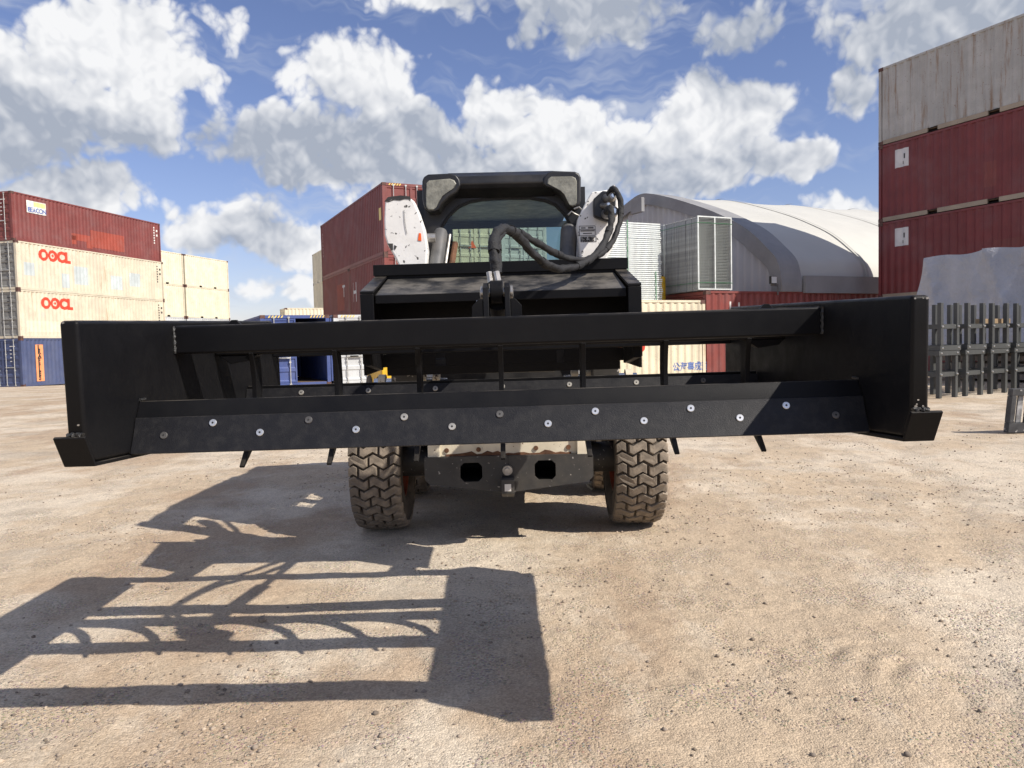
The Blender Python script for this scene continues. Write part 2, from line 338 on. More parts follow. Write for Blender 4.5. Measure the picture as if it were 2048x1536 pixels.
def ground_mat():
    m = bpy.data.materials.new('compacted_sandy_gravel'); m.use_nodes = True; t = m.node_tree; b = t.nodes['Principled BSDF']; L = t.links
    def new(k, **kw):
        n = t.nodes.new(k)
        for a, c in kw.items(): setattr(n, a, c)
        return n
    co = new('ShaderNodeTexCoord').outputs['Object']
    def nz(scale, det=5, ro=.6, stretch=None):
        v = co
        if stretch: mp = new('ShaderNodeMapping'); L.new(co, mp.inputs[0]); mp.inputs['Scale'].default_value = stretch; mp.inputs['Rotation'].default_value = (0, 0, .35); v = mp.outputs[0]
        n = new('ShaderNodeTexNoise', noise_dimensions='2D'); L.new(v, n.inputs['Vector']); n.inputs['Scale'].default_value = scale; n.inputs['Detail'].default_value = det; n.inputs['Roughness'].default_value = ro; return n.outputs[0]
    def ss(x, lo, hi, o=1):
        n = new('ShaderNodeMapRange', interpolation_type='SMOOTHSTEP'); L.new(x, n.inputs[0]); n.inputs[1].default_value = lo; n.inputs[2].default_value = hi; n.inputs[4].default_value = o; return n.outputs[0]
    def mx(f, a, c):
        n = new('ShaderNodeMix', data_type='RGBA')
        for s, v in ((n.inputs[0], f), (n.inputs[6], a), (n.inputs[7], c)):
            if hasattr(v, 'node'): L.new(v, s)
            else: s.default_value = (*v, 1)
        return n.outputs[2]
    sand, pale, brown, grey = (.485, .385, .275), (.59, .505, .395), (.41, .305, .21), (.435, .37, .29)
    c = mx(ss(nz(.62, 7, .62), .42, .60), sand, pale)
    c = mx(ss(nz(.40, 7, .64, (1.5, .9, 1)), .49, .63, .85), c, brown)
    c = mx(ss(nz(.8, 6, .65), .55, .68, .75), c, grey)
    c = mx(ss(nz(2.3, 8, .72, (1.5, .75, 1)), .52, .70, .5), c, pale)
    c = mx(ss(nz(5.5, 7, .72), .54, .70, .3), c, brown)
    def vor(scale):
        n = new('ShaderNodeTexVoronoi', voronoi_dimensions='2D'); L.new(co, n.inputs['Vector']); n.inputs['Scale'].default_value = scale; return n
    sp = vor(62); gr = vor(150)
    k = new('ShaderNodeMath', operation='MULTIPLY'); L.new(ss(sp.outputs['Distance'], .30, .18), k.inputs[0]); L.new(ss(nz(3, 5, .7), .45, .62, .7), k.inputs[1])
    sc_ = new('ShaderNodeMix', data_type='RGBA'); sc_.inputs[0].default_value = .8; L.new(sp.outputs['Color'], sc_.inputs[6]); sc_.inputs[7].default_value = (.31, .25, .19, 1)
    c = mx(k.outputs[0], c, sc_.outputs[2])
    # grain: every small cell a little lighter or darker
    bw = new('ShaderNodeRGBToBW'); L.new(gr.outputs['Color'], bw.inputs[0])
    mr = new('ShaderNodeMapRange'); L.new(bw.outputs[0], mr.inputs[0]); mr.inputs[1].default_value = .15; mr.inputs[2].default_value = .85; mr.inputs[3].default_value = .80; mr.inputs[4].default_value = 1.17
    vmx = new('ShaderNodeVectorMath', operation='SCALE'); L.new(c, vmx.inputs[0]); L.new(mr.outputs[0], vmx.inputs[3]); c = vmx.outputs[0]
    L.new(c, b.inputs['Base Color']); b.inputs['Roughness'].default_value = .95; b.inputs['Specular IOR Level'].default_value = .2
    ad = new('ShaderNodeMath', operation='MULTIPLY_ADD'); L.new(nz(13, 7, .68), ad.inputs[0]); ad.inputs[1].default_value = 1.3; L.new(k.outputs[0], ad.inputs[2])
    a2 = new('ShaderNodeMath', operation='MULTIPLY_ADD'); L.new(gr.outputs['Distance'], a2.inputs[0]); a2.inputs[1].default_value = -.22; L.new(ad.outputs[0], a2.inputs[2])
    bp = new('ShaderNodeBump'); bp.inputs['Strength'].default_value = 1; bp.inputs['Distance'].default_value = .010
    L.new(a2.outputs[0], bp.inputs['Height']); L.new(bp.outputs[0], b.inputs['Normal'])
    return m
go = link('ground', me, ground_mat()); tag(go, kind='structure')

# loose grit: one mass of small angular pebbles
def ico(sub):
    bm = bmesh.new(); bmesh.ops.create_icosphere(bm, subdivisions=sub, radius=1)
    v = np.array([p.co[:] for p in bm.verts]); f = np.array([[q.index for q in fc.verts] for fc in bm.faces]); bm.free(); return v, f
iv, if_ = ico(1)
npr = np.random.default_rng(3)
def grit(name, n, xr, yr, smin, smax, m, clump):
    X = npr.uniform(*xr, n * 3); Y = yr[0] + (yr[1] - yr[0]) * npr.random(n * 3) ** 1.4
    keep = vnoise(X * clump + 7, Y * clump, 21) + .5 * vnoise(X * 3 * clump, Y * 3 * clump, 22) > .82; X, Y = X[keep][:n], Y[keep][:n]; n = len(X)
    s = smin * (smax / smin) ** (npr.random(n) ** 3.2)
    base = iv[None] * (1 + npr.uniform(-.28, .28, (n, len(iv), 1))) * s[:, None, None] * npr.uniform(.7, 1.25, (n, 1, 3)) * np.array([1, 1, .72])
    a = npr.uniform(0, 6.28, n); ca, sa = np.cos(a)[:, None], np.sin(a)[:, None]
    bx, by = base[..., 0] * ca - base[..., 1] * sa, base[..., 0] * sa + base[..., 1] * ca
    V = np.stack([bx + X[:, None], by + Y[:, None], base[..., 2] + (gh(X, Y) + s * .22)[:, None]], -1).reshape(-1, 3)
    Fc = (if_[None] + (np.arange(n) * len(iv))[:, None, None]).reshape(-1, 3)
    me = bpy.data.meshes.new(name); me.vertices.add(len(V)); me.vertices.foreach_set('co', V.ravel())
    me.loops.add(Fc.size); me.loops.foreach_set('vertex_index', Fc.ravel()); me.polygons.add(len(Fc)); me.polygons.foreach_set('loop_start', np.arange(len(Fc)) * 3)
    me.update(); o = link(name, me, m); return o
MT['grit'] = mat('pebble_stone', (.33, .265, .20), .95, var=.55, vscale=9, bump=.002, bscale=80)
MT['gritd'] = mat('dark_pebble', (.235, .19, .15), .95, var=.5, vscale=9)
tag(grit('loose_gravel', 14000, (-3.8, 3.8), (1.5, 8.5), .0016, .010, MT['grit'], .8), 'loose pale pebbles scattered over the sandy yard', 'gravel', kind='stuff')
tag(grit('dark_gravel', 5000, (-5, 6), (1.5, 14), .0018, .012, MT['gritd'], .6), 'darker grit scattered over the sandy yard', 'gravel', kind='stuff')
def on_ground(px, py):
    d = ray(px, py); p = EYE + d * (-CAM_H / d.z); return p
iv2, if2 = ico(2)
STONES = [(524, 1236, 22, 'flat brown stone lying in the shadow stripes left of centre'), (657, 1304, 9, 'small pale stone between the lower shadow stripes'), (417, 1261, 6, 'small white stone near the left shadow stripes'),
          (295, 1196, 8, 'small dark stone in the shadow at far left'), (10, 1457, 12, 'grey stone at the lower left edge of the yard'), (1531, 1202, 11, 'pale stone on the churned sand at right'), (2036, 1341, 13, 'grey stone at the right edge of the yard'),
          (1335, 1064, 9, 'small stone on the ground right of the right front tyre'), (944, 1380, 9, 'dark stone inside the shadow of the levelling wing'), (1014, 1422, 10, 'brown stone low in the shadow of the levelling wing')]
for (px, py, wpx, lb) in STONES:
    p = on_ground(px, py); s = wpx / F_PX * p.y * .5
    v = iv2 * (1 + .16 * npr.standard_normal((len(iv2), 1))) * s * np.array([1, .75, .55])
    b = MB(); b.add(v, if2); o = b.build('stone', MT['grit'], smooth=60); o.location = (p.x, p.y, gh(np.array(p.x), np.array(p.y)) + s * .3); o.rotation_euler = (0, 0, rng.uniform(0, 6))
    tag(o, lb, 'stone', 'single stones on the yard')

# ------------------------------------------------------------------ shipping containers
CW_, PITCH_ = 2.438, .278
def groove(s):
    u = (s % PITCH_) / PITCH_
    return .034 * (0 if u < .25 else (u - .25) / .25 if u < .5 else 1 if u < .75 else (1 - u) / .25)
def breaks(s0, s1):
    out = [s0]; k = math.floor(s0 / PITCH_ * 4) + 1
    while k * PITCH_ / 4 < s1 - 1e-6: out.append(k * PITCH_ / 4); k += 1
    return out + [s1]
CACHE = {}
def cached(key, fn, m):
    k = (key, m.name)
    if k not in CACHE:
        me = fn().mesh(key[0], 25); me.materials.append(m); CACHE[k] = me
    return CACHE[k]
def sheet(s0, s1, z0, z1, place):
    b = MB(); br = breaks(s0, s1); vs = []
    for s in br:
        g_ = groove(s); vs += [place(s, g_, z0), place(s, g_, z1)]
    return b.add(vs, [(2 * i, 2 * i + 2, 2 * i + 3, 2 * i + 1) for i in range(len(br) - 1)])
def paint(name, base, rust=.3, patches=None, streakc=None, rough=.55, dustc=None):
    return mat(name, base, rough, var=.13, vscale=1.3, streak=(streakc or tuple(.55 * c + .45 * r for c, r in zip(base, RUST)), rust, .09), speck=(RUST, rust * .05, 30),
               dust=(dustc or tuple(.75 * c + .06 for c in base), .55, .8), patches=patches)
def container(name, label, loc, ang, L, H, pm, dm=None, group='stacked shipping containers', door_open=None, rods=True, rust_cast=None, hazard=False, door_mat=None, rail_mat=None):
    """local x runs from the door end (0) to L, y across, z up"""
    hw = CW_ / 2; root = empty(name, loc, ang, label, 'container', group); dm = door_mat or pm; cm = rust_cast or MT['cast']
    fr = MT.get('f_' + pm.name)
    pk = (L < 7)
    def P(nm, key, fn, m, par=root): return link(nm, cached((nm,) + key, fn, m), None, par)
    z0, z1 = .15, H - .07
    P('side_panel', (L, H, 'r'), lambda: sheet(.12, L - .12, z0, z1, lambda s, g_, z: (s, -hw + .012 + g_, z)), pm)
    P('side_panel', (L, H, 'l'), lambda: sheet(.12, L - .12, z0, z1, lambda s, g_, z: (s, hw - .012 - g_, z)), pm)
    P('end_panel', (L, H), lambda: sheet(.12 - hw, hw - .12, z0, z1, lambda s, g_, z: (L - .012 - g_, s, z)), pm)
    def roof():
        b = MB(); br = breaks(.1, L - .1); vs = []
        for s in br: vs += [(s, -hw + .05, H - .018 - groove(s) * .6), (s, hw - .05, H - .018 - groove(s) * .6)]
        return b.add(vs, [(2 * i, 2 * i + 1, 2 * i + 3, 2 * i + 2) for i in range(len(br) - 1)])
    P('roof', (L, H), roof, pm)
    P('floor', (L, H), lambda: MB().box(.06, L - .06, -hw + .06, hw - .06, .10, .148), MT['cfloor'])
    def rail(sy):
        b = MB(); y0, y1 = sorted((sy * hw, sy * (hw - .055))); xs_ = [.16] + ([L / 2 - 1.18, L / 2 - .82, L / 2 + .82, L / 2 + 1.18] if pk else []) + [L - .16]
        for i in range(0, len(xs_), 2): b.box(xs_[i], xs_[i + 1], y0, y1, .012, .152)
        return b
    P('bottom_rail', (L, H, 1), lambda: rail(1), rail_mat or pm); P('bottom_rail', (L, H, -1), lambda: rail(-1), rail_mat or pm)
    if pk:
        def pocket():
            b = MB()
            for c in (L / 2 - 1, L / 2 + 1): b.box(c - .185, c + .185, -hw + .03, hw - .03, .02, .03).box(c - .185, c + .185, -hw + .03, hw - .03, .125, .14)
            return b
        P('fork_pocket', (L, H), pocket, MT['hole_shade'])
    for sy in (1, -1):
        P('top_rail', (L, H, sy), lambda: MB().box(.16, L - .16, *sorted((sy * (hw - .002), sy * (hw - .06))), H - .075, H - .004), pm)
    for (x0, x1) in ((0, .11), (L - .11, L)):
        for sy in (1, -1):
            P('corner_post', (L, H, x0, sy), lambda: MB().box(x0, x1, *sorted((sy * hw, sy * (hw - .13))), .119, H - .119), pm)
            for zz in (0, H - .118):
                P('corner_casting', (L, H, x0, sy, zz), lambda: MB().box((x0 if x0 == 0 else L - .178) - (.006 if x0 == 0 else 0), (.178 if x0 == 0 else L) + (.006 if x0 else 0), *sorted((sy * (hw + .006), sy * (hw - .162))), zz, zz + .118), cm)
        for nm, a, c in (('sill', .012, .14), ('header', H - .12, H - .006)):
            P(nm, (L, H, x0), lambda: MB().box(x0 + .004, x1 - .004, -hw + .165, hw - .165, a, c), pm)
    if hazard:
        for sy in (1, -1):
            def stripes():
                b = MB()
                for k in range(5):
                    y = sy * (hw - .26) - sy * k * .11; b.add([(-.001, y, H - .10), (-.001, y - .05, H - .10), (-.001, y - .10, H - .02), (-.001, y - .05, H - .02)], [(0, 1, 2, 3)])
                return b
            P('hazard_stripe', (L, H, sy), stripes, MT['hazard'])
    # doors
    dw = hw - .135
    def leaf():
        b = MB(); n = 5; zz0, zz1 = .15, H - .13; h = (zz1 - zz0) / n; vs = []; pr = [(zz0, 0)]
        for k in range(n):
            a = zz0 + k * h; pr += [(a + .06, 0), (a + .10, .028), (a + h - .10, .028), (a + h - .06, 0)]
        pr.append((zz1, 0))
        for (z, d) in pr: vs += [(d, .055, z), (d, dw - .05, z)]
        b.add(vs, [(2 * i, 2 * i + 1, 2 * i + 3, 2 * i + 2) for i in range(len(pr) - 1)])
        b.box(-.008, .045, .0, .055, zz0, zz1).box(-.008, .045, dw - .05, dw, zz0, zz1).box(.030, .045, .055, dw - .05, zz0, zz1)
        return b
    def rodm(): return MB().tube([(-.035, 0, .06), (-.035, 0, H - .05)], .019, 8).box(-.05, 0, -.04, .04, .05, .11).box(-.05, 0, -.04, .04, H - .12, H - .06).box(-.05, 0, -.035, .035, H * .33, H * .33 + .06).box(-.05, 0, -.035, .035, H * .66, H * .66 + .06)
    def hnd(): return MB().box(-.075, -.045, -.02, .42, 1.02, 1.07)
    for sy in (1, -1):
        d = P('door', (L, H), leaf, dm); d.location = (.02, sy * (hw - .135), 0); d.rotation_euler = (0, 0, 0); d.scale = (1, -sy, 1)
        if door_open and sy in door_open: d.rotation_euler = (0, 0, R(door_open[sy])); d.location = (-.01, sy * (hw + .03), 0)
        if rods:
            for yy in (dw * .30, dw * .78):
                r_ = P('locking_rod', (L, H), rodm, MT['galv'], d); r_.location = (0, yy, 0)
                h_ = P('handle', (L, H), hnd, MT['galv'], d); h_.location = (0, yy - (.4 if yy > .5 else 0), 0)
    return root
def on_side(root, me, x, z, m, name, side=-1, proud=.004):
    """lay flat print onto a corrugated side: cut it at every fold and press it into the grooves"""
    hw = CW_ / 2; bm = bmesh.new(); bm.from_mesh(me)
    xsx = [v.co.x for v in bm.verts]; lo, hi = min(xsx), max(xsx)
    flip = 1 if side < 0 else -1
    pos = lambda u: x + flip * u
    a, b_ = sorted((pos(lo), pos(hi)))
    for s in breaks(a, b_)[1:-1]:
        bmesh.ops.bisect_plane(bm, geom=bm.verts[:] + bm.edges[:] + bm.faces[:], plane_co=((s - x) * flip, 0, 0), plane_no=(1, 0, 0))
    for v in bm.verts:
        s = pos(v.co.x); zz = z + v.co.y; yy = hw - .012 - groove(s) + proud
        v.co = Vector((s, side * yy, zz))
    m2 = bpy.data.meshes.new(name); bm.to_mesh(m2); bm.free(); m2.materials.clear()
    return link(name, m2, m, root)
def rect(w, h):
    me = bpy.data.meshes.new('r'); me.from_pydata([(0, 0, 0), (w, 0, 0), (w, h, 0), (0, h, 0)], [], [(0, 1, 2, 3)]); return me
def poly(pts):
    me = bpy.data.meshes.new('r'); me.from_pydata([(a, b, 0) for a, b in pts], [], [tuple(range(len(pts)))]); return me
def on_end(root, me, y, z, m, name, proud=.013):
    "flat print on the door end (seen from outside, +x of the print runs to -y)"
    bm = bmesh.new(); bm.from_mesh(me)
    for v in bm.verts: v.co = Vector((-proud, y - v.co.x, z + v.co.y))
    m2 = bpy.data.meshes.new(name); bm.to_mesh(m2); bm.free(); m2.materials.clear()
    return link(name, m2, m, root)
MT['cast'] = mat('container_casting', (.10, .05, .04), .8, var=.4, vscale=8)
MT['cfloor'] = mat('container_floor_ply', (.10, .065, .04), .85, var=.3, vscale=3)
MT['galv'] = mat('galvanised_rod', (.50, .50, .48), .45, .4, var=.2, vscale=4)
MT['wdoor'] = mat('white_door_paint', (.74, .75, .75), .5, var=.05, vscale=3)
MT['hazard'] = mat('yellow_hazard', (.75, .55, .12), .6)
P_RED1 = paint('oxide_red_paint', (.175, .040, .035), .10)
P_RED2 = paint('faded_red_paint', (.20, .042, .034), .22, streakc=(.33, .16, .13))
P_RED3 = paint('deep_red_paint', (.165, .028, .028), .12, streakc=(.28, .15, .14))
P_CRM1 = paint('weathered_cream_paint', (.60, .54, .415), .55, patches=[((.50, .50, .43), .58, 1.1)], streakc=(.36, .25, .14))
P_CRM2 = paint('clean_cream_paint', (.68, .62, .47), .05, streakc=(.55, .47, .33))
P_CRM3 = paint('rust_stained_cream_paint', (.68, .61, .455), .5, streakc=(.42, .27, .13))
P_BLUE1 = paint('faded_navy_paint', (.055, .075, .16), .2, streakc=(.16, .18, .24))
P_BLUE2 = paint('blue_paint', (.045, .075, .23), .1)
P_GREY = paint('rust_streaked_grey_paint', (.42, .41, .385), .8, streakc=(.24, .15, .085))
P_RAIL = paint('dirty_beige_rail', (.33, .27, .20), .4)
P_LGREY = paint('pale_grey_paint', (.52, .54, .55), .06)
P_DGREY = paint('mid_grey_door_paint', (.20, .20, .19), .15)
TH = R(25); AV = Vector((-math.sin(TH), math.cos(TH), 0)); WV = Vector((math.cos(TH), math.sin(TH), 0)); A_ROW = R(90) + TH
def near_left(p, L=0): return p + WV * (CW_ / 2)
HC, ST, L40, L20 = 2.896, 2.591, 12.192, 6.058

# left stack of four, door ends to the left, long sides to the sun
pl = at(36, 578, 42.0); AL = R(78); ax_l = Vector((math.cos(AL), math.sin(AL), 0)); ay_l = Vector((-math.sin(AL), math.cos(AL), 0))
base = Vector((pl.x, pl.y, 0)) + ay_l * (CW_ / 2); zb = gz_(0, 42) - .02
c1 = container('shipping_container', 'navy container with orange vertical sign, bottom of the left stack', (base.x, base.y, zb), AL, L40, ST, P_BLUE1)
c2 = container('shipping_container', 'cream container with red lettering directly above the navy one', (base.x, base.y, zb + ST), AL, L40, ST, P_CRM1, door_mat=P_DGREY)
c3 = container('shipping_container', 'cream container with red lettering and pale patches under the red one', (base.x, base.y, zb + 2 * ST), AL, L40, ST, P_CRM1, door_mat=P_DGREY)
c4 = container('shipping_container', 'oxide red container with white sign and orange patches topping the left stack', (base.x - .1, base.y, zb + 3 * ST), AL, L40, ST, P_RED1)
for c, zz in ((c2, 1.68), (c3, 1.74)):
    # red mark: letters O O C L with a flower in the second O
    on_side(c, text_mesh('O', .80, .05, 1.0), 1.55, zz, MT['redink'], 'lettering')
    on_side(c, text_mesh('O', .80, .05, 1.0), 2.20, zz, MT['redink'], 'lettering')
    on_side(c, text_mesh('CL', .80, .05, 1.0), 2.86, zz, MT['redink'], 'lettering')
    fl = [(.11 * (1 if k % 2 else .45) * math.cos(k * math.pi / 5) + .32, .11 * (1 if k % 2 else .45) * math.sin(k * math.pi / 5) + .28) for k in range(10)]
    on_side(c, poly(fl), 2.20, zz, MT['redink'], 'flower_mark', proud=.006)
M_OR = paint('orange_red_touch_up', (.29, .052, .030), .15)
for (x, z, w, h) in ((5.7, .28, 2.9, 1.02), (4.15, .55, 1.5, .38), (4.15, .3, .35, .5), (5.3, .18, .5, .5)): on_side(c4, rect(w, h), x, z, M_OR, 'repainted_patch', proud=.003 + .0007 * x)
M_PB = paint('pale_blue_touch_up', (.47, .52, .52), .2)
for (x, z, w, h) in ((4.1, .55, 1.1, 1.05), (7.1, .45, 1.0, .85), (8.8, .75, 1.0, .85), (.5, .8, .7, .7), (3.1, .3, .6, .8)): on_side(c3, rect(w, h), x, z, M_PB, 'repainted_patch', proud=.003)
for (x, z, w, h) in ((.5, .35, 2.9, .6),): on_side(c2, rect(w, h), x, z, P_CRM2, 'repainted_patch', proud=.003)
on_side(c4, rect(1.32, .66), 1.0, 1.62, MT['whtink'], 'sign_board', proud=.03)
MT['blueink'] = mat('blue_print', (.10, .16, .38), .6); MT['yelink'] = mat('pale_yellow_print', (.75, .62, .25), .6)
on_side(c4, rect(.8, .24), 1.46, 2.0, MT['yelink'], 'sign_panel', proud=.034)
on_side(c4, text_mesh('BEACON', .35, .010, .90), 1.05, 1.68, MT['blueink'], 'lettering', proud=.037)
MT['orsign'] = mat('orange_sign', (.78, .30, .13), .6, var=.1, vscale=5)
on_side(c1, rect(.52, 2.0), .95, .25, MT['orsign'], 'sign_board', proud=.02)
for k, ch in enumerate('LRAFFLES'): on_side(c1, text_mesh(ch, .34, .016, 1.15), 1.08, 1.98 - k * .238, MT['blkink'], 'lettering', proud=.026)
for c, m_ in ((c1, MT['whtink']), (c4, MT['whtink']), (c2, MT['blkink']), (c3, MT['blkink'])):
    for k in range(5):
        on_end(c, rect(.12 if k else .34, .045), -.50, 2.15 - k * .2, m_, 'print_mark')
for c, m_ in ((c4, MT['whtink']), (c3, MT['blkink']), (c2, MT['blkink'])):
    for k in range(7): on_side(c, rect(.09, .10), 11.55, 2.2 - k * .17, m_, 'print_mark')
    for k in range(2): on_side(c, rect(.13, .13), 11.8, 2.0 - k * .3, m_, 'print_mark')

# farther cream 20-foot containers behind the left stack
pf = at(371, 570, 65); AL2 = R(76); axf = Vector((math.cos(AL2), math.sin(AL2), 0)); ayf = Vector((-math.sin(AL2), math.cos(AL2), 0))
zf = at(420, 574, 67).z + ST - 4 * ST - .02
for i, (off, nm) in enumerate(((0, 'right'), (-6.25, 'left'))):
    b0 = Vector((pf.x, pf.y, 0)) + axf * off + ayf * (CW_ / 2)
    for k in range(4):
        lv = ('at ground level', 'second from the ground', 'third from the ground', 'at the top')[k]
        col = 'pale grey' if k < 2 else 'cream'
        container('shipping_container', f'{col} short container {lv}, {nm} column of the distant stack', (b0.x, b0.y, zf + k * ST), AL2, L20, ST, P_LGREY if k < 2 else P_CRM2, rods=False)

# blue open container and pale grey neighbour
pb = at(523, 700, 28.1); ob = Vector((pb.x, pb.y, 0)); zg = gz_(0, 28.5) - .02
LB = ob
p_ = LB + WV * (CW_ / 2); blue = container('shipping_container', 'blue container with one door open and hazard stripes', (p_.x, p_.y, zg), A_ROW, L20, ST, P_BLUE2, hazard=True, door_open={-1: 267})
p2 = LB + WV * (CW_ * 1.5 + .16); grey = container('shipping_container', 'pale grey container with one white door beside the blue one', (p2.x, p2.y, zg), A_ROW, L20, ST, P_LGREY, hazard=True)
b = MB()
for k in range(7): b.box(-.075, -.012, -.10 - k * .15, -.02 - k * .15, .16, ST - .14)
b.box(-.0118, -.009, -1.06, -.02, .16, ST - .14); b.build('white_door_skin', MT['wdoor'], grey)
# red stack: a long one on two short ones, the lowest tier behind the blue and grey ones
RL = LB + WV * (2 * CW_ + .30) + AV * 2.0
p3 = RL + WV * (CW_ / 2); zr = gz_(0, 32) - .02
rz2 = [(0, 'near'), (L20 + .08, 'far')]
for d_, nm in rz2:
    q_ = p3 + AV * d_; container('shipping_container', f'dark red short container, {nm} one at ground level of the centre stack', (q_.x, q_.y, zr), A_ROW, L20, ST, P_RED1, rods=(d_ == 0))
rn = container('shipping_container', 'red short container with white letter under the long one, near half', (p3.x, p3.y, zr + ST), A_ROW, L20, ST, P_RED2)
q_ = p3 + AV * (L20 + .08); rf = container('shipping_container', 'red short container with faded T under the long one, far half', (q_.x, q_.y, zr + ST), A_ROW, L20, ST, P_RED2, rods=False)
rt = container('shipping_container', 'long dark red container crowning the centre stack', (p3.x, p3.y, zr + 2 * ST), A_ROW, L40, HC, P_RED1, hazard=True)
on_side(rn, text_mesh('H', 1.25, .02, .8), 5.5, 1.0, MT['whtink'], 'lettering', side=1)
on_side(rf, text_mesh('T', .8, .02, 1), 1.4, 1.35, MT['whtink'], 'lettering', side=1)
on_side(rf, rect(1.5, 1.3), 2.6, .7, M_OR, 'repainted_patch', side=1, proud=.003)
on_end(rn, text_mesh('C', .75, .02, 1), .75, 1.75, MT['whtink'], 'lettering')
for k in range(7): on_side(rt, rect(.16, .14), 11.9, 2.3 - k * .19, MT['whtink'], 'print_mark', side=1)
on_side(rt, rect(.45, .5), .75, 1.45, MT['yelink'], 'print_mark', side=1)
# slim cream stack seen past the far end of the red one
ps = at(656, 560, 63.5); zs = at(656, 558, 63.5).z
p5 = Vector((ps.x, ps.y, 0)) + WV * (CW_ / 2)
for k in range(3, -1, -1):
    z_ = zs + (k - 3) * ST
    container('shipping_container', ('cream container at ground level behind the red stack', 'cream container second from the ground behind the red stack', 'cream container third from the ground behind the red stack', 'cream container topping the slim stack behind the red one')[k], (p5.x, p5.y, z_), A_ROW, L20, ST, P_CRM2, rods=False)
pr = at(565, 625, 62); p6 = Vector((pr.x, pr.y, 0)); zt = at(580, 617, 62).z
for k in range(2): container('shipping_container', ('cream container at ground level far behind the blue one', 'cream container whose roof edge shows above the blue one')[k], (p6.x, p6.y, zt - (2 - k) * ST), R(25), L20, ST, P_CRM2, rods=False)
# containers right behind the loader, seen through its cab
pc = at(905, 600, 37); p7 = Vector((pc.x, pc.y, 0)) + WV * (CW_ / 2); z7 = gz_(0, 37) - .02
for k in range(3):
    cc_ = container('shipping_container', ('cream container at ground level behind the loader cab', 'cream container second up behind the loader cab', 'cream container with warning triangle topmost behind the loader cab')[k], (p7.x, p7.y, z7 + k * ST), A_ROW, L20, ST, (P_LGREY, P_CRM2, P_CRM2)[k])
on_end(cc_, poly([(0, 0), (.4, 0), (.2, .36)]), .35, .95, MT['orange'], 'warning_triangle')
p8 = p7 + WV * (CW_ + .15)
for k in range(3):
    container('shipping_container', ('grey container at ground level behind the cab, right column', 'grey container second up behind the cab, right column', 'grey container topmost behind the cab, right column')[k], (p8.x, p8.y, z7 + k * ST), A_ROW, L20, ST, P_LGREY)

# row along the shelter: cream short one, then the red long one carrying the shelter
pj = at(1411, 680, 25.8); J = Vector((pj.x, pj.y, 0)); zj = gz_(0, 25.8) - .03
pa = J - WV * L20 + AV * (CW_ / 2)
crm = container('shipping_container', 'rust stained cream container with red and blue print right of the loader', (pa.x, pa.y, zj), TH, L20, ST, P_CRM3)
pb_ = J + WV * .05 + AV * (CW_ / 2)
redb = container('shipping_container', 'long red container carrying the edge of the fabric shelter', (pb_.x, pb_.y, zj), TH, L40, HC, P_RED2, rods=False)
on_side(crm, text_mesh('LINES', .85, .02, 1.05), 1.5, .98, MT['redink'], 'lettering')
on_side(crm, text_mesh('公海事成运', .30, .008, .95), 4.75, .34, MT['blueink'], 'lettering')
for (w, h, x, z) in ((.06, .5, 1.0, 2.05), (.28, .16, .92, 2.05), (.05, .42, 1.35, 2.1)): on_side(redb, rect(w, h), x, z, MT['whtink'], 'print_mark')
# right stack, four high
pR = at(1757, 450, 27.3); FLc = Vector((pR.x, pR.y, 0)); oR = FLc - AV * L20 + WV * (CW_ / 2); zR = gz_(0, 27) - .04
labs = ['dark red container at ground level behind the tarpaulin', 'dark red container with white square, third from the top at right', 'dark red container with white square just under the grey one', 'rust streaked grey container crowning the right stack']
rk = []
for k in range(4): rk.append(container('shipping_container', labs[k], (oR.x, oR.y, zR + k * (ST + .012)), A_ROW, L20, ST, P_GREY if k == 3 else P_RED3, rods=False, rail_mat=P_RAIL if k else None))
MT['wsq'] = mat('white_square', (.62, .61, .60), .6, var=.08, vscale=3)
for k in (1, 2):
    on_side(rk[k], rect(.52, .60), L20 - .62, 1.72, MT['wsq'], 'white_square', side=1, proud=.005)
    on_side(rk[k], rect(.05, .16), L20 - .98, 1.98, MT['blkink'], 'print_mark', side=1, proud=.010); on_side(rk[k], rect(.04, .10), L20 - .93, 1.80, MT['blkink'], 'print_mark', side=1, proud=.010)
on_side(rk[2], rect(.42, .75), L20 - 3.7, .5, P_RED2, 'repainted_patch', side=1, proud=.003)
on_side(rk[1], rect(.9, .5), L20 - 4.0, 1.0, P_RED1, 'repainted_patch', side=1, proud=.003)

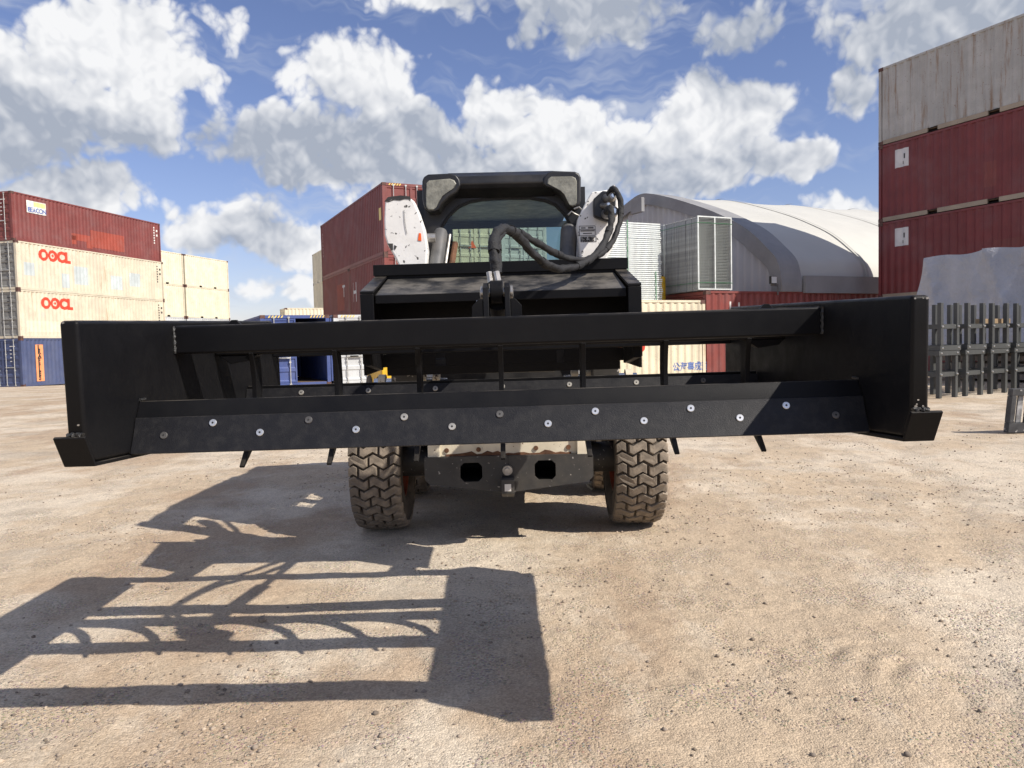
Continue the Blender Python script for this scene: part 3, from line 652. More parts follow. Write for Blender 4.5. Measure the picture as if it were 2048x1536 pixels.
# ------------------------------------------------------------------ fabric shelter
B0p = at(1566, 590, 27.1); B0 = J + WV * ((B0p - J).dot(WV)); zB = zj + HC
SP, LEN = 16.6, 30.0
sh = empty('fabric_shelter', (B0.x, B0.y, zB), TH, 'arched white and grey fabric shelter behind the fence panels', 'shelter')
MT['fab'] = mat('white_shelter_fabric', (.48, .475, .44), .7, var=.04, vscale=.5, bump=.02, bscale=1.2)
MT['fabg'] = mat('grey_shelter_trim', (.25, .25, .255), .7, var=.1, vscale=1, bump=.02, bscale=2)
MT['fabw'] = mat('corrugated_grey_wall', (.44, .45, .47), .55, var=.05, vscale=1)
PRF = [(0, 0), (.0, .35), (.2, 1.07), (.77, 1.63), (1.69, 2.34), (2.9, 2.97), (4.2, 3.53), (6.2, 4.25), (7.6, 4.66), (8.3, 4.76)]
def arch(u, k=0):
    "peaked arch measured across the gable: local y from 0 (near base) to SP"
    h = min(u, 1 - u) * 2 * (len(PRF) - 1); i = min(int(h), len(PRF) - 2); f = h - i
    Q = [PRF[max(0, i - 1)], PRF[i], PRF[i + 1], PRF[i + 2] if i + 2 < len(PRF) else (9.0, 4.66)]
    c = [.5 * (2 * Q[1][j] + (Q[2][j] - Q[0][j]) * f + (2 * Q[0][j] - 5 * Q[1][j] + 4 * Q[2][j] - Q[3][j]) * f * f + (3 * Q[1][j] - 3 * Q[2][j] + Q[3][j] - Q[0][j]) * f ** 3) for j in (0, 1)]
    y, z = c[0] - k * max(0, 1 - c[0] / 4), c[1] + k * min(1, c[1] / 2)
    return (y if u <= .5 else SP - y, z)
def arch_z(y):
    y = min(y, SP - y)
    for (a_, b_) in zip(PRF[1:], PRF[2:]):
        if y <= b_[0]: return a_[1] + (b_[1] - a_[1]) * (y - a_[0]) / (b_[0] - a_[0])
    return PRF[-1][1]
NU = 72
def shell(x0, x1, nxs, k, m, nm, par, sag=0):
    b = MB(); vs = []
    for i in range(nxs + 1):
        x = x0 + (x1 - x0) * i / nxs; sg = -sag * abs(math.sin(math.pi * (x / 4.2))) ** .6
        for j in range(NU + 1):
            y, z = arch(j / NU, k + sg); vs.append((x, y, z))
    n = NU + 1
    return b.add(vs, [(i * n + j, (i + 1) * n + j, (i + 1) * n + j + 1, i * n + j + 1) for i in range(nxs) for j in range(NU)]).build(nm, m, par, smooth=60)
shell(.9, LEN, 60, 0, MT['fab'], 'roof_fabric', sh, .10)
shell(-.02, .92, 2, .03, MT['fabg'], 'gable_trim', sh)
MT['seam'] = mat('shelter_seam', (.36, .36, .34), .7)
for k in range(1, 7): shell(4.2 * k - .05, 4.2 * k + .05, 1, .03, MT['seam'], 'fabric_seam', sh)
b = MB(); rim_o = [arch(j / NU, .03) for j in range(NU + 1)]; rim_i = [arch(j / NU, -.45) for j in range(NU + 1)]
vs = [(-.03, y, z) for y, z in rim_o] + [(-.03, y, z) for y, z in rim_i]; n = NU + 1
b.add(vs, [(j, j + 1, n + j + 1, n + j) for j in range(NU)]); b.build('gable_rim', MT['fabg'], sh)
b = MB(); vs = []; fs = []; st = .095; kk = 0; y = .5
while y < SP - .5:
    g_ = .05 if kk % 4 in (0, 1) else 0
    u = None
    z = max(.02, arch_z(y) - .2)
    vs += [(.12 + g_, y, -.3), (.12 + g_, y, z)]; y += st; kk += 1
gw = [(2 * i, 2 * i + 2, 2 * i + 3, 2 * i + 1) for i in range(len(vs) // 2 - 1)]
b.add(vs, gw); b.build('gable_wall', MT['fabw'], sh)
MB().box(.02, .10, 6.6, 9.4, -2.7, .9).build('doorway_shade', MT['hole_shade'], sh)  # solid dark slab before the wall, painted as the shade of an opening
MB().box(.0, .115, 6.4, 9.6, .92, 1.5).build('door_header', MT['fabw'], sh)
b = MB(); b.prism([(-.12, .55), (-.12, -.05), (0.05, -.05), (.0, .55)], 'x', 1.0, LEN); b.build('base_skirt', MT['fabg'], sh)
fl = empty('flood_light', (0, 0, 0), 0, 'small floodlight on a bracket at the foot of the shelter gable', 'lamp')
pf_ = at(1546, 560, 26.9); fl.location = pf_; fl.rotation_euler = (0, 0, TH)
MB().box(-.13, .13, -.05, .05, -.13, .13).build('lamp_housing', MT['cabblk'], fl, .01)
MB().box(-.11, .11, -.058, -.051, -.11, .11).build('lamp_lens', mat('flood_lens', (.6, .62, .62), .2), fl)
MB().box(-.02, .3, .05, .09, -.2, -.13).tube([(.28, .07, -.15), (.28, .07, -.5)], .025, 8).build('bracket', MT['greycyl'], fl)
vb = MB().box(-.4, .4, -.08, .08, -.3, .3); vo = empty('wall_vent', at(1275, 412, 33.5), TH + R(90), 'small dark vent box high on the shelter gable', 'vent'); vb.build('vent_body', MT['fabg'], vo, .02)
b = MB()
for k in range(5): b.box(-.36, .36, -.10, -.085, -.26 + k * .11, -.20 + k * .11)
b.build('louvre', MT['fabw'], vo)

# ------------------------------------------------------------------ fence panel bundles
MT['galvp'] = mat('bright_galvanised_tube', (.72, .76, .74), .40, .25, var=.12, vscale=4)
MT['strap'] = mat('green_strap', (.05, .20, .09), .5)
MT['wire'] = mat('galvanised_wire', (.33, .35, .34), .5, .4)
f1p = at(1323, 590, 26.6)
f1 = empty('fence_panel_bundle', (f1p.x, f1p.y, zj + ST + .02), TH, 'strapped bundle of galvanised fence panels lying flat on the cream container', 'fence panels')
def flat_panel():
    b = MB(); 
    for (x0, x1, y0, y1) in ((-2.3, 0, 0, .04), (-2.3, 0, 2.06, 2.1), (-2.3, -2.26, .04, 2.06), (-.04, 0, .04, 2.06), (-1.17, -1.13, .04, 2.06)): b.box(x0, x1, y0, y1, 0, .040)
    return b
me = flat_panel().mesh('fence_panel'); me.materials.append(MT['galvp'])
for k in range(40):
    o = link('fence_panel', me, None, f1); o.location = (rng.uniform(-.02, .02) + (.03 if k < 12 else 0), rng.uniform(-.02, .02), k * .0655)
for xs_ in (-.25, -1.35): MB().box(xs_, xs_ + .025, -.035, -.025, 0, 2.66 if xs_ < -1 else 1.0).build('strap', MT['strap'], f1)
f2p = at(1397, 580, 25.9)
f2 = empty('fence_panel_bundle', (f2p.x, f2p.y, zj + HC + .02), TH, 'bundle of upright mesh fence panels standing on the red container', 'fence panels')
def up_panel(mesh_):
    b = MB(); 
    for (x0, x1, z0, z1) in ((0, .04, 0, 2.4), (1.36, 1.40, 0, 2.4), (.68, .72, .04, 2.36), (.04, 1.36, 0, .04), (.04, 1.36, 2.36, 2.4)): b.box(x0, x1, 0, .04, z0, z1)
    return b
me = up_panel(0).mesh('fence_panel'); me.materials.append(MT['galvp'])
def wires():
    b = MB()
    for k in range(46): z = .07 + k * .05; b.box(.04, 1.36, .017, .022, z, z + .006)
    for k in range(26): x = .06 + k * .05; b.box(x, x + .005, .011, .016, .04, 2.36)
    return b
mw = wires().mesh('wire_mesh'); mw.materials.append(MT['wire'])
MT['galvd'] = mat('dull_galvanised_tube', (.36, .37, .38), .55, .3, var=.3, vscale=6)
me_d = up_panel(0).mesh('fence_panel'); me_d.materials.append(MT['galvd'])
for k in range(40):
    o = link('fence_panel', me if k in (0, 28, 35) else me_d, None, f2); o.location = (rng.uniform(-.012, .012) if k else 0, k * .066, 0 if k else .03)
    if k < 14: w_ = link('wire_mesh', mw, None, o)
for z in (.25, 2.2): MB().box(-.03, 1.43, -.012, -.004, z, z + .014).box(-.034, -.026, -.012, 2.66, z, z + .014).build('strap', MT['strap'], f2)
yc = at(1323, 582, 27.4); yo = empty('yellow_cylinder', (yc.x, yc.y, zj + ST + .02), 0, 'yellow upright plastic roll between the two fence panel bundles', 'roll')
MB().lathe([(0, .12), (.02, .14), (.85, .14), (.9, .11)], 20, 'z').build('roll_body', MT['yellow'], yo); MB().lathe([(.9, .05), (.95, .05)], 12, 'z').build('core', MT['hole_shade'], yo)

# ------------------------------------------------------------------ tarpaulin pile, trestles, slatted frame at right
MT['tarp'] = mat('grey_tarpaulin', (.40, .41, .45), .42, var=.10, vscale=1.6, bump=.07, bscale=5, rvar=.12)
MT['tim'] = mat('weathered_timber', (.17, .14, .115), .85, var=.35, vscale=5)
MT['trs'] = mat('dark_grey_trestle_paint', (.058, .061, .060), .5, var=.15, vscale=3)
RD = R(29); RV = Vector((math.cos(RD), math.sin(RD), 0)); RN = Vector((-math.sin(RD), math.cos(RD), 0))
TD = R(-65); tp = at(1852, 600, 20.0); tp = Vector((tp.x, tp.y, 0))
ts = empty('tarpaulin_cover', (tp.x, tp.y, 0), TD, 'grey tarpaulin draped over a tall stack at the right', 'tarpaulin')
def tarp():
    b = MB(); NXT, NS = 90, 70; vs = []; LX, DY, ZT = 9.0, 2.2, 3.05
    for i in range(NXT + 1):
        u = i / NXT; x = LX * u
        for j in range(NS + 1):
            s = j / NS * (2.05 + DY + 2.05)
            if s < 2.05: y, z = -.28 * (1 - s / 2.05), .72 + (ZT - .72) * s / 2.05
            elif s < 2.05 + DY: y, z = s - 2.05, ZT
            else: y, z = DY + .28 * (s - 2.05 - DY) / 2.05, ZT - (ZT - .72) * (s - 2.05 - DY) / 2.05
            z += .03 * math.sin(u * 7) * (1 if s > .4 else s / .4)
            e = max(0, .10 - u) / .10
            xx = x - .0 + (.34 * (1 - (z - .7) / 2.2) * (-1 if u < .5 else 1)) * (1 if (u < .02 or u > .98) else 0) + (-.12 * (1 - (z - .7) / 2.1) if u < .1 else 0)
            w_ = .10 * (math.sin(x * 3.1 + z * 1.3) * .5 + math.sin(x * 7.7 - z * 2.2 + 1.3) * .3 + math.sin(x * 13 + 4 * z) * .18) * min(1, abs(z - ZT) * .9 + .1)
            w_ += .16 * (1 - abs(math.sin(x * 1.9 - (ZT - z) * .8))) ** 3 + .10 * (1 - abs(math.sin(x * 3.3 + (ZT - z) * 1.1 + 1))) ** 4
            crease = .18 * math.exp(-((x - 2.55 - (ZT * 1.08 - z) * .45) / .16) ** 2)
            vs.append((xx, y - w_ - crease * (1 if y < .5 else 0), z + .03 * math.sin(x * 4.5) * (1 if 0 < y < DY else 0) - (.0 if u < .4 else 0)))
    n = NS + 1
    b.add(vs, [(i * n + j, (i + 1) * n + j, (i + 1) * n + j + 1, i * n + j + 1) for i in range(NXT) for j in range(NS)])
    # near end flap
    b.add([vs[j] for j in range(n)], [tuple(range(n))])
    return b
tarp().build('tarpaulin_sheet', MT['tarp'], ts, smooth=50)
pile = empty('timber_pile', (tp.x, tp.y, 0), TD, 'dark weathered timber pile under the grey tarpaulin', 'timber')
for k in range(34):
    L_ = rng.uniform(7.2, 8.2); z = .06 + (k // 6) * .21; y = (k % 6) * .36 + rng.uniform(-.05, .05)
    MB().box(.15 + rng.uniform(0, .25), .3 + L_, y, y + .30, z, z + rng.uniform(.12, .18)).build('timber', MT['tim'], pile)
MB().box(.4, 8.6, .25, 1.95, 1.34, 2.9).build('load_block', MT['tim'], pile)
MT['tarp2'] = MT['tarp']
def trestle(label, loc, flip):
    r_ = empty('steel_trestle', loc, RD, label, 'trestle', 'steel trestles stacked two high at the right')
    Hh = .845; Wd = .545; Dp = .62; Z = (lambda z: Hh - z) if flip else (lambda z: z)
    def bx(x0, x1, y0, y1, z0, z1): a, c = sorted((Z(z0), Z(z1))); return MB().box(x0, x1, y0, y1, a, c)
    for x in (0, Wd - .075):
        for y in (0, Dp): bx(x, x + .075, y, y + .075, 0, Hh - .09).build('leg', MT['trs'], r_, .006)
    for y in (.012, Dp + .012): bx(.078, Wd - .078, y, y + .05, .38, .46).build('brace', MT['trs'], r_)
    for x in (.012, Wd - .062): bx(x, x + .05, .078, Dp - .003, .38, .46).build('brace', MT['trs'], r_)
    for y in (-.01, Dp): bx(-.03, Wd + .03, y, y + .085, Hh - .088, Hh).build('top_rail', MT['trs'], r_)
    for x in (-.029, Wd - .056): bx(x, x + .085, .077, Dp - .002, Hh - .086, Hh - .002).build('top_rail', MT['trs'], r_)
    for x in (.037, Wd - .038):
        for z in (.42, Hh - .045):
            MB().lathe([(-.026, .010), (-.016, .017), (0, .017)], 10, 'y', (x, 0, Z(z))).build('bolt', MT['boltz'], r_)
    return r_
t0 = on_ground(1879, 797); t0 = Vector((t0.x, t0.y, 0))
names = ('first', 'second', 'third', 'fourth', 'fifth')
for k in range(5):
    p = t0 + RV * (k * .785)
    trestle(f'dark steel trestle on the ground, {names[k]} from the levelling wing', (p.x, p.y, 0), False)
    p = p + RV * (.02 + .015 * (k % 2)) - RN * .01
    trestle(f'upturned dark steel trestle, {names[k]} from the levelling wing', (p.x, p.y, .848), True)
wb = t0 + RV * 1.3 + RN * .25
o = empty('timber_batten', (wb.x, wb.y, 1.32), RD, 'pale timber batten lying across the upturned trestles', 'timber')
MB().box(.35, 1.35, 0, .1, 0, .09).build('batten', mat('fresh_pine', (.27, .19, .11), .7, var=.2, vscale=4), o, .004)
fp = on_ground(2016, 866)
fo = empty('slatted_frame', (fp.x, fp.y, 0), R(-4), 'dark weathered slatted wooden frame standing at the right edge', 'frame')
MT['oldw'] = mat('tarred_old_timber', (.055, .055, .057), .8, var=.4, vscale=7, speck=((.35, .34, .32), .16, 18))
MT['oldp'] = mat('flaking_white_slat', (.30, .30, .30), .8, var=.5, vscale=9, speck=((.06, .06, .06), .4, 12))
def lean(x, z): return x + .10 * z
def bar(x0, x1, z0, z1, y0, y1, m, nm): MB().prism([(lean(x0, z0), z0), (lean(x1, z0), z0), (lean(x1, z1), z1), (lean(x0, z1), z1)], 'y', y0, y1).build(nm, m, fo, .005)
bar(0, 1.3, .0, .11, 0, .10, MT['oldw'], 'rail'); bar(0, 1.3, .42, .50, 0, .10, MT['oldw'], 'rail'); bar(0, .055, .112, .418, 0, .10, MT['oldw'], 'post')
for k in range(6): bar(.085 + k * .2, .145 + k * .2, .112, .418, .03, .055, MT['oldp'] if k % 2 == 0 else MT['oldw'], 'slat'); bar(.175 + k * .2, .235 + k * .2, .112, .418, .02, .06, MT['oldw'], 'slat')
# yellow plant glimpsed behind the loader
yp = at(770, 735, 15.0)
ym = empty('yellow_machine', (-1.78, 15.0, 0), R(20), 'yellow machine glimpsed behind the left of the loader', 'machine')
MB().prism([(-.7, .35), (.7, .35), (.7, .75), (.35, .85), (-.55, .85), (-.7, .7)], 'y', 0, 1.6).build('body', MT['yellow'], ym, .03)
for (x, y) in ((-.75, .25), (.55, .25), (-.75, 1.25), (.55, 1.25)): MB().lathe([(0, .12), (0, .26), (.03, .29), (.17, .29), (.2, .26), (.2, .12)], 24, 'x', (x, y, .29)).build('wheel', MT['rubberd'], ym)
MB().tube([(-.5, .2, .85), (-.5, .2, 1.25), (-.5, 1.3, 1.25), (-.5, 1.3, .85)], .03, 8).build('guard_rail', MT['cabblk'], ym)


# ------------------------------------------------------------------ levelling attachment (held up on the loader's arms)
AT = empty('land_leveller', (-.0336, 2.0433, .9324), 0, 'black steel grading attachment with two side wings held up by the loader', 'attachment')
Ma = Matrix.Rotation(R(.15), 3, 'Z') @ Matrix.Rotation(R(1.612), 3, 'X') @ Matrix.Rotation(R(-.418), 3, 'Y')
AT.rotation_euler = Ma.to_euler()
WI, WO = .957, 1.001
BK, BE = MT['black'], MT['edge']
def wing(sx):
    b = MB(); x0, x1 = sorted((sx * WI, sx * WO))
    prof = [(-.221, .302), (-.221, .035), (-.187, -.032), (.10, -.050), (1.31, -.050), (1.35, -.02), (1.35, .20), (1.27, .302)]
    b.prism(prof, 'x', x0, x1)
    w = b.build('wing', BK, AT, .010, 4)
    # skid: plate under the nose and along the bottom, wider than the wing
    xa, xb = sorted((sx * (WI - .002), sx * (WO + .028)))
    pr = [(-.231, .031), (-.193, -.042), (.10, -.062), (1.33, -.062), (1.33, -.052), (.10, -.052), (-.1885, -.034), (-.2235, .035)]
    MB().prism(pr, 'x', xa, xb).build('skid_plate', BK, w, .002)
    # weld where nose plate meets the front flange
    MB().tube([(sx * (WI + .004 + .004 * k), -.224 + .002 * (k % 2), .038 + .002 * math.sin(k * 2)) for k in range(10)], lambda t, a: .005 + .002 * math.sin(t * 40), 6).build('weld', MT['weld'], w)
    # paint knocked off the flange corners
    for k in range(7 if sx > 0 else 2):
        cx_, cz_ = sx * rng.uniform(WI + .006, WO - .004), rng.choice([.298, .294, .045, .05, .06]); r0 = rng.uniform(.0015, .0038)
        MB().prism([(cx_ + r0 * rng.uniform(.6, 1.7) * math.cos(j * 1.05), cz_ + r0 * rng.uniform(.5, 1.2) * math.sin(j * 1.05)) for j in range(6)], 'y', -.2216, -.2206).build('paint_chip', MT['steel'], w)
    # welds of beam and blade to the wing
    MB().tube([(sx * (WI - .003), .287, .205 + .008 * k) for k in range(11)], lambda t, a: .005 + .002 * math.sin(t * 37 + a), 6).build('weld', MT['weld'], w)
    MB().tube([(sx * (WI - .003), .050 + .006 * k, .091) for k in range(6)], .004, 6).build('weld', MT['weld'], w)
    return w
wing(-1); wing(1)
XE = WI - .0015
def blade(y0, board):
    # cutting edge with a bevel line between its two bolt rows, moldboard above it
    ce = MB().prism([(y0 - .022, -.042), (y0 + .006, .012), (y0 + .020, .047), (y0 + .034, .041), (y0 + .018, .004), (y0 - .016, -.0445)], 'x', -XE, XE).build('cutting_edge', BE, AT, .0012, 1)
    if board: MB().prism([(y0 + .012, -.01), (y0 + .0235, .044), (y0 + .050, .087), (y0 + .062, .087), (y0 + .040, .03), (y0 + .026, -.012)], 'x', -XE, XE).build('moldboard', BK, AT, .001, 1)
    else: MB().box(-XE, XE, y0 + .036, y0 + .05, -.02, .056).build('moldboard', BK, AT, .001, 1)
    return ce
ce1 = blade(0, True); ce2 = blade(.88, False)
def bolts(par, z, y, n, x0, mats, nrm):
    for i in range(n):
        x = x0 + i * .25
        o = MB().lathe([(-.0030, .0), (-.0030, .0088), (-.0018, .0098), (.003, .0098)], 18, 'y').build('bolt_head', MT[mats[i]], par)
        o.location = (x, y, z); o.rotation_euler = (nrm, 0, 0)
        h = MB().lathe([(-.0036, 0.0), (-.0036, .0030), (-.0025, .0030)], 6, 'y').build('socket', MT['hole_shade'], o)
B_, D_, K_ = 'boltz', 'boltd', 'boltk'
bolts(ce1, 0.001, .0003, 8, -.875, [K_, B_, B_, D_, B_, B_, B_, K_], R(-24))  # right-end head coloured dark for the wing's shade on it
bolts(ce1, .0285, .0126, 7, -.75, [B_, K_, D_, K_, B_, B_, B_], R(-22))
bolts(ce2, .0285, .8926, 7, -.75, [D_, D_, D_, D_, D_, D_, K_], R(-22))
# top beam (square tube) with the tine shaft behind it
MB().box(-XE, XE, .290, .372, .2017, .2855).build('top_beam', BK, AT, .008, 3)
MB().box(-XE, XE, .600, .675, .185, .255).build('tine_bar', BK, AT, .006)
for sx in (-1, 1):
    x = sx * .885
    MB().prism([(x - .05, .256), (x + sx * .0 - .004, .302), (x + .012, .302), (x + .05, .262), (x + .05, .256)], 'y', .59, .605).build('shaft_bracket', BK, AT, .001)
    MB().prism([(x - .06, .184), (x - .02, .155), (x + .05, .165), (x + .07, .184)], 'y', .605, .66).build('shaft_bracket', BK, AT, .002)
TN = [(.630, .20, .070), (.645, .15, .068), (.652, .09, .064), (.643, .02, .058), (.612, -.045, .050), (.550, -.105, .036), (.452, -.168, .007)]
def tine():
    b = MB(); pts = []
    for i, (y, z, w) in enumerate(TN):
        a = TN[max(0, i - 1)]; c = TN[min(len(TN) - 1, i + 1)]; t = Vector((c[0] - a[0], c[1] - a[1])).normalized(); nrm = Vector((-t.y, t.x)); pts.append(((y + nrm.x * w / 2, z + nrm.y * w / 2), (y - nrm.x * w / 2, z - nrm.y * w / 2)))
    return b.prism([p[0] for p in pts] + [p[1] for p in pts[::-1]], 'x', -.008, .008)
me = tine().mesh('tine'); me.materials.append(BK)
for i in range(7):
    o = link('tine', me, None, AT, .002); o.location = ((i - 3) * .278, 0, 0)
# centre lugs, pin, cylinder to the hitch box
for sx in (-1, 1):
    x = sx * .033 - .004
    MB().prism([(.378, .205), (.378, .335), (.40, .375), (.44, .392), (.475, .378), (.50, .335), (.50, .205)], 'x', x - .0085, x + .0085).build('lug', BK, AT, .002)
    MB().prism([(sx * .043 - .004, .205), (sx * .043 - .004, .340), (sx * .055 - .004, .340), (sx * .076 - .004, .318), (sx * .076 - .004, .205)], 'y', .380, .390).build('gusset', BK, AT, .001)
    MB().lathe([(sx * .043 - .004, .012), (sx * .043 - .004, .021), (sx * .050 - .004, .021), (sx * .052 - .004, .010)], 20, 'x', (0, .43, .36)).build('washer', MT['steel'], AT)
MB().tube([(-.068, .43, .33), (-.05, .43, .33)], .008, 8).build('grease_nipple', MT['steel'], AT)
MB().tube([(-.05, .43, .36), (.045, .43, .36)], .014, 14).build('pin', MT['steel'], AT)
MB().lathe([(-.022, .018), (-.022, .036), (.018, .036), (.018, .018)], 24, 'x', (-.002, .43, .362)).build('cylinder_eye', BK, AT, .003)
MB().tube([(-.002, .46, .335), (-.002, 1.10, .235)], .030, 18).build('cylinder_barrel', BK, AT)
MB().tube([(-.002, 1.10, .235), (-.002, 1.78, .16)], .017, 14).build('cylinder_rod', MT['chrome'], AT)
MB().tube([(.002, .445, .392), (-.004, .455, .425)], .011, 10).build('hose_fitting', MT['steel'], AT)
MB().tube([(-.022, .445, .392), (-.026, .455, .425)], .009, 10).build('hose_fitting', MT['steel'], AT)
# hitch box: hood, side walls, back plate with slots
HBX, YF, YB = .614, 1.437, 1.840
hb = MB()
ztop = lambda y: .406 + (y - YF) / (YB - YF) * .088
for sx in (-1, 1):
    x0, x1 = sorted((sx * HBX, sx * (HBX - .012)))
    MB().prism([(YF, .05), (YF, ztop(YF)), (YB, ztop(YB)), (YB, .05)], 'x', x0, x1).build('side_plate', BK, AT, .001)
    xa, xb = sorted((sx * (HBX + .001), sx * (HBX - .058)))
    MB().box(xa, xb, YF - .014, YF - .001, .10, ztop(YF)).build('front_flange', BK, AT, .003)
    MB().add([(xa, YF - .014, ztop(YF) + .001), (xb, YF - .014, ztop(YF) + .001), (xb, YB - .002, ztop(YB) + .001), (xa, YB - .002, ztop(YB) + .001), (xa, YF - .014, ztop(YF) + .013), (xb, YF - .014, ztop(YF) + .013), (xb, YB - .002, ztop(YB) + .013), (xa, YB - .002, ztop(YB) + .013)],
             [(0, 1, 2, 3), (4, 7, 6, 5), (0, 4, 5, 1), (1, 5, 6, 2), (2, 6, 7, 3), (3, 7, 4, 0)]).build('top_flange', BK, AT, .002)
    # rear arms tying the box to the rear blade and wings
    MB().prism([(1.312, .10), (YF + .2, .06), (YF + .2, .16), (1.312, .215)], 'x', *sorted((sx * .56, sx * .59))).build('rear_arm', BK, AT, .003)
xi = HBX - .062
b = MB(); b.add([(-xi, YF + .02, ztop(YF) - .004), (xi, YF + .02, ztop(YF) - .004), (xi, YB - .002, ztop(YB) - .002), (-xi, YB - .002, ztop(YB) - .002), (-xi, YF + .02, ztop(YF) - .014), (xi, YF + .02, ztop(YF) - .014), (xi, YB - .002, ztop(YB) - .012), (-xi, YB - .002, ztop(YB) - .012)],
      [(0, 1, 2, 3), (4, 7, 6, 5), (0, 4, 5, 1), (1, 5, 6, 2), (2, 6, 7, 3), (3, 7, 4, 0)])
MT['hood'] = mat('dusty_black_hood', (.014, .014, .015), .45, dust=((.13, .115, .095), .8, 4.5), rvar=.1, topdust=((.16, .147, .128), .65))
b.build('hood_plate', MT['hood'], AT)
MB().box(-xi, xi, YF + .008, YF + .018, ztop(YF) - .042, ztop(YF) - .005).build('hood_lip', BK, AT, .002)
# back plate in pieces round two slots
for (x0, x1, z0, z1) in ((-HBX, HBX, .125, .53), (-HBX, -.335, .062, .1245), (-.285, .262, .062, .1245), (.298, HBX, .062, .1245), (-HBX + .04, HBX - .04, .02, .0615)):
    MB().box(x0, x1, YB, YB + .012, z0, z1).build('back_plate', BK, AT)
MB().box(-HBX - .006, HBX + .006, YB - .014, YB - .0015, ztop(YB) + .014, .562).build('back_bar', BK, AT, .002)
MB().box(-XE, XE, 1.245, 1.31, .150, .225).build('rear_beam', BK, AT, .004)

# ------------------------------------------------------------------ skid-steer loader
XM, YA = -.033, 4.96
SL = empty('skid_steer_loader', (XM, YA, 0), 0, 'white and black skid-steer loader carrying the black levelling attachment', 'loader')
def lp(px, py, Y):
    p = at(px, py, Y); return (p.x - XM, Y - YA, p.z)
def pxz(pts, Y): return [(lp(a, b_, Y)[0], lp(a, b_, Y)[2]) for a, b_ in pts]
# tyres
TR, TW = .418, .300
def tyre_body():
    hw = TW / 2
    return MB().lathe([(-hw * .80, .215), (-hw * .98, .25), (-hw * 1.02, .33), (-hw * .98, .368), (-hw * .90, .384), (-hw * .5, .391), (0, .393), (hw * .5, .391), (hw * .90, .384), (hw * .98, .368), (hw * 1.02, .33), (hw * .98, .25), (hw * .80, .215)], 72, 'x', closed=True)
NR = 40; PB = .118; AMP = .017; RH = 2 * math.pi * TR / NR
def zig(u, ): 
    t = (u / PB) % 1.0; return AMP * (4 * abs(t - .5) - 1)
def lug_mesh(ua, ub, name):
    """one tread block between the zigzag lines, in a row centred on angle 0 (local: x across, z out)"""
    g_ = .0070; u0, u1 = max(ua + g_, -TW / 2), min(ub - g_, TW / 2)
    us = [u0] + [u for u in sorted({k * PB / 2 for k in range(-8, 9)}) if u0 + .004 < u < u1 - .004] + [u1]
    bot = [(u, -RH / 2 + g_ + zig(u)) for u in us]; top = [(u, RH / 2 - g_ + zig(u)) for u in us[::-1]]
    out = bot + top; cx = sum(p[0] for p in out) / len(out); cy = sum(p[1] for p in out) / len(out)
    def rad(u): return TR - .016 * (abs(u) / (TW / 2)) ** 4
    vs = []
    for (k, shr, dr) in ((0, 1.05, -.036), (1, 1.0, -.005), (2, .90, 0)):
        for (u, v) in out:
            uu, vv = cx + (u - cx) * shr, cy + (v - cy) * shr; r_ = rad(u) + dr; a = vv / TR
            vs.append((uu, -r_ * math.cos(a), r_ * math.sin(a)))
    n = len(out); fs = [(k * n + i, k * n + (i + 1) % n, (k + 1) * n + (i + 1) % n, (k + 1) * n + i) for k in (0, 1) for i in range(n)] + [tuple(2 * n + i for i in range(n))]
    return MB().add(vs, fs)
EV = [(-.20, -PB * .75), (-PB * .75, PB * .25), (PB * .25, .20)]; OD = [(-.20, -PB * .25), (-PB * .25, PB * .75), (PB * .75, .20)]
LUG = {}
for key, lst in (('e', EV), ('o', OD)):
    for i, (a, c) in enumerate(lst):
        # shift so that zigzag troughs sit under block centres
        m_ = lug_mesh(a, c, 'l'); LUG[key, i] = m_
tb = tyre_body().mesh('tyre', 60); tb.materials.append(MT['rubberd'])
lugme = {}
for k_, b_ in LUG.items():
    me = b_.mesh('tread_block', 0); me.materials.append(MT['rubber']); lugme[k_] = me
def rim(sx):
    s = sx
    return MB().lathe([(-s * .10, .02), (-s * .10, .12), (-s * .04, .15), (-s * .06, .195), (-s * .125, .213), (-s * .125, .222), (s * .125, .222), (s * .125, .213), (s * .05, .19), (s * .0, .15), (s * .0, .02)], 48, 'x')
for (sx, y, front) in ((-1, 0, True), (1, 0, True), (-1, 1.16, False), (1, 1.16, False)):
    xw = sx * (.785)
    t_ = link('tyre', tb, None, SL); t_.location = (xw, y, TR - .004)
    for r_i in range(NR):
        key = 'e' if r_i % 2 == 0 else 'o'; ang = (r_i + .3 * (sx > 0)) * 2 * math.pi / NR
        if front:
            for i in range(3):
                o = link('tread_block', lugme[key, i], None, t_); o.rotation_euler = (ang + rng.uniform(-.004, .004), 0, rng.uniform(-.006, .006)); o.scale = (1, *[rng.uniform(.988, 1.004)] * 2)
    if not front:
        b = MB()
        for r_i in range(NR):
            key = 'e' if r_i % 2 == 0 else 'o'; a = r_i * 2 * math.pi / NR; ca, sa = math.cos(a), math.sin(a)
            for i in range(3):
                s_ = LUG[key, i]; b.add([(p[0], p[1] * ca - p[2] * sa, p[1] * sa + p[2] * ca) for p in s_.v], s_.f)
        o = b.build('tread', MT['rubber'], t_, smooth=0); tag(o, kind='stuff')
    rm = rim(sx).build('wheel_rim', MT['rim'], SL); rm.location = (xw, y, TR - .004)
    MB().tube([(sx * .44, y, TR), (sx * .72, y, TR)], .095, 20).build('axle', MT['dplate'], SL)
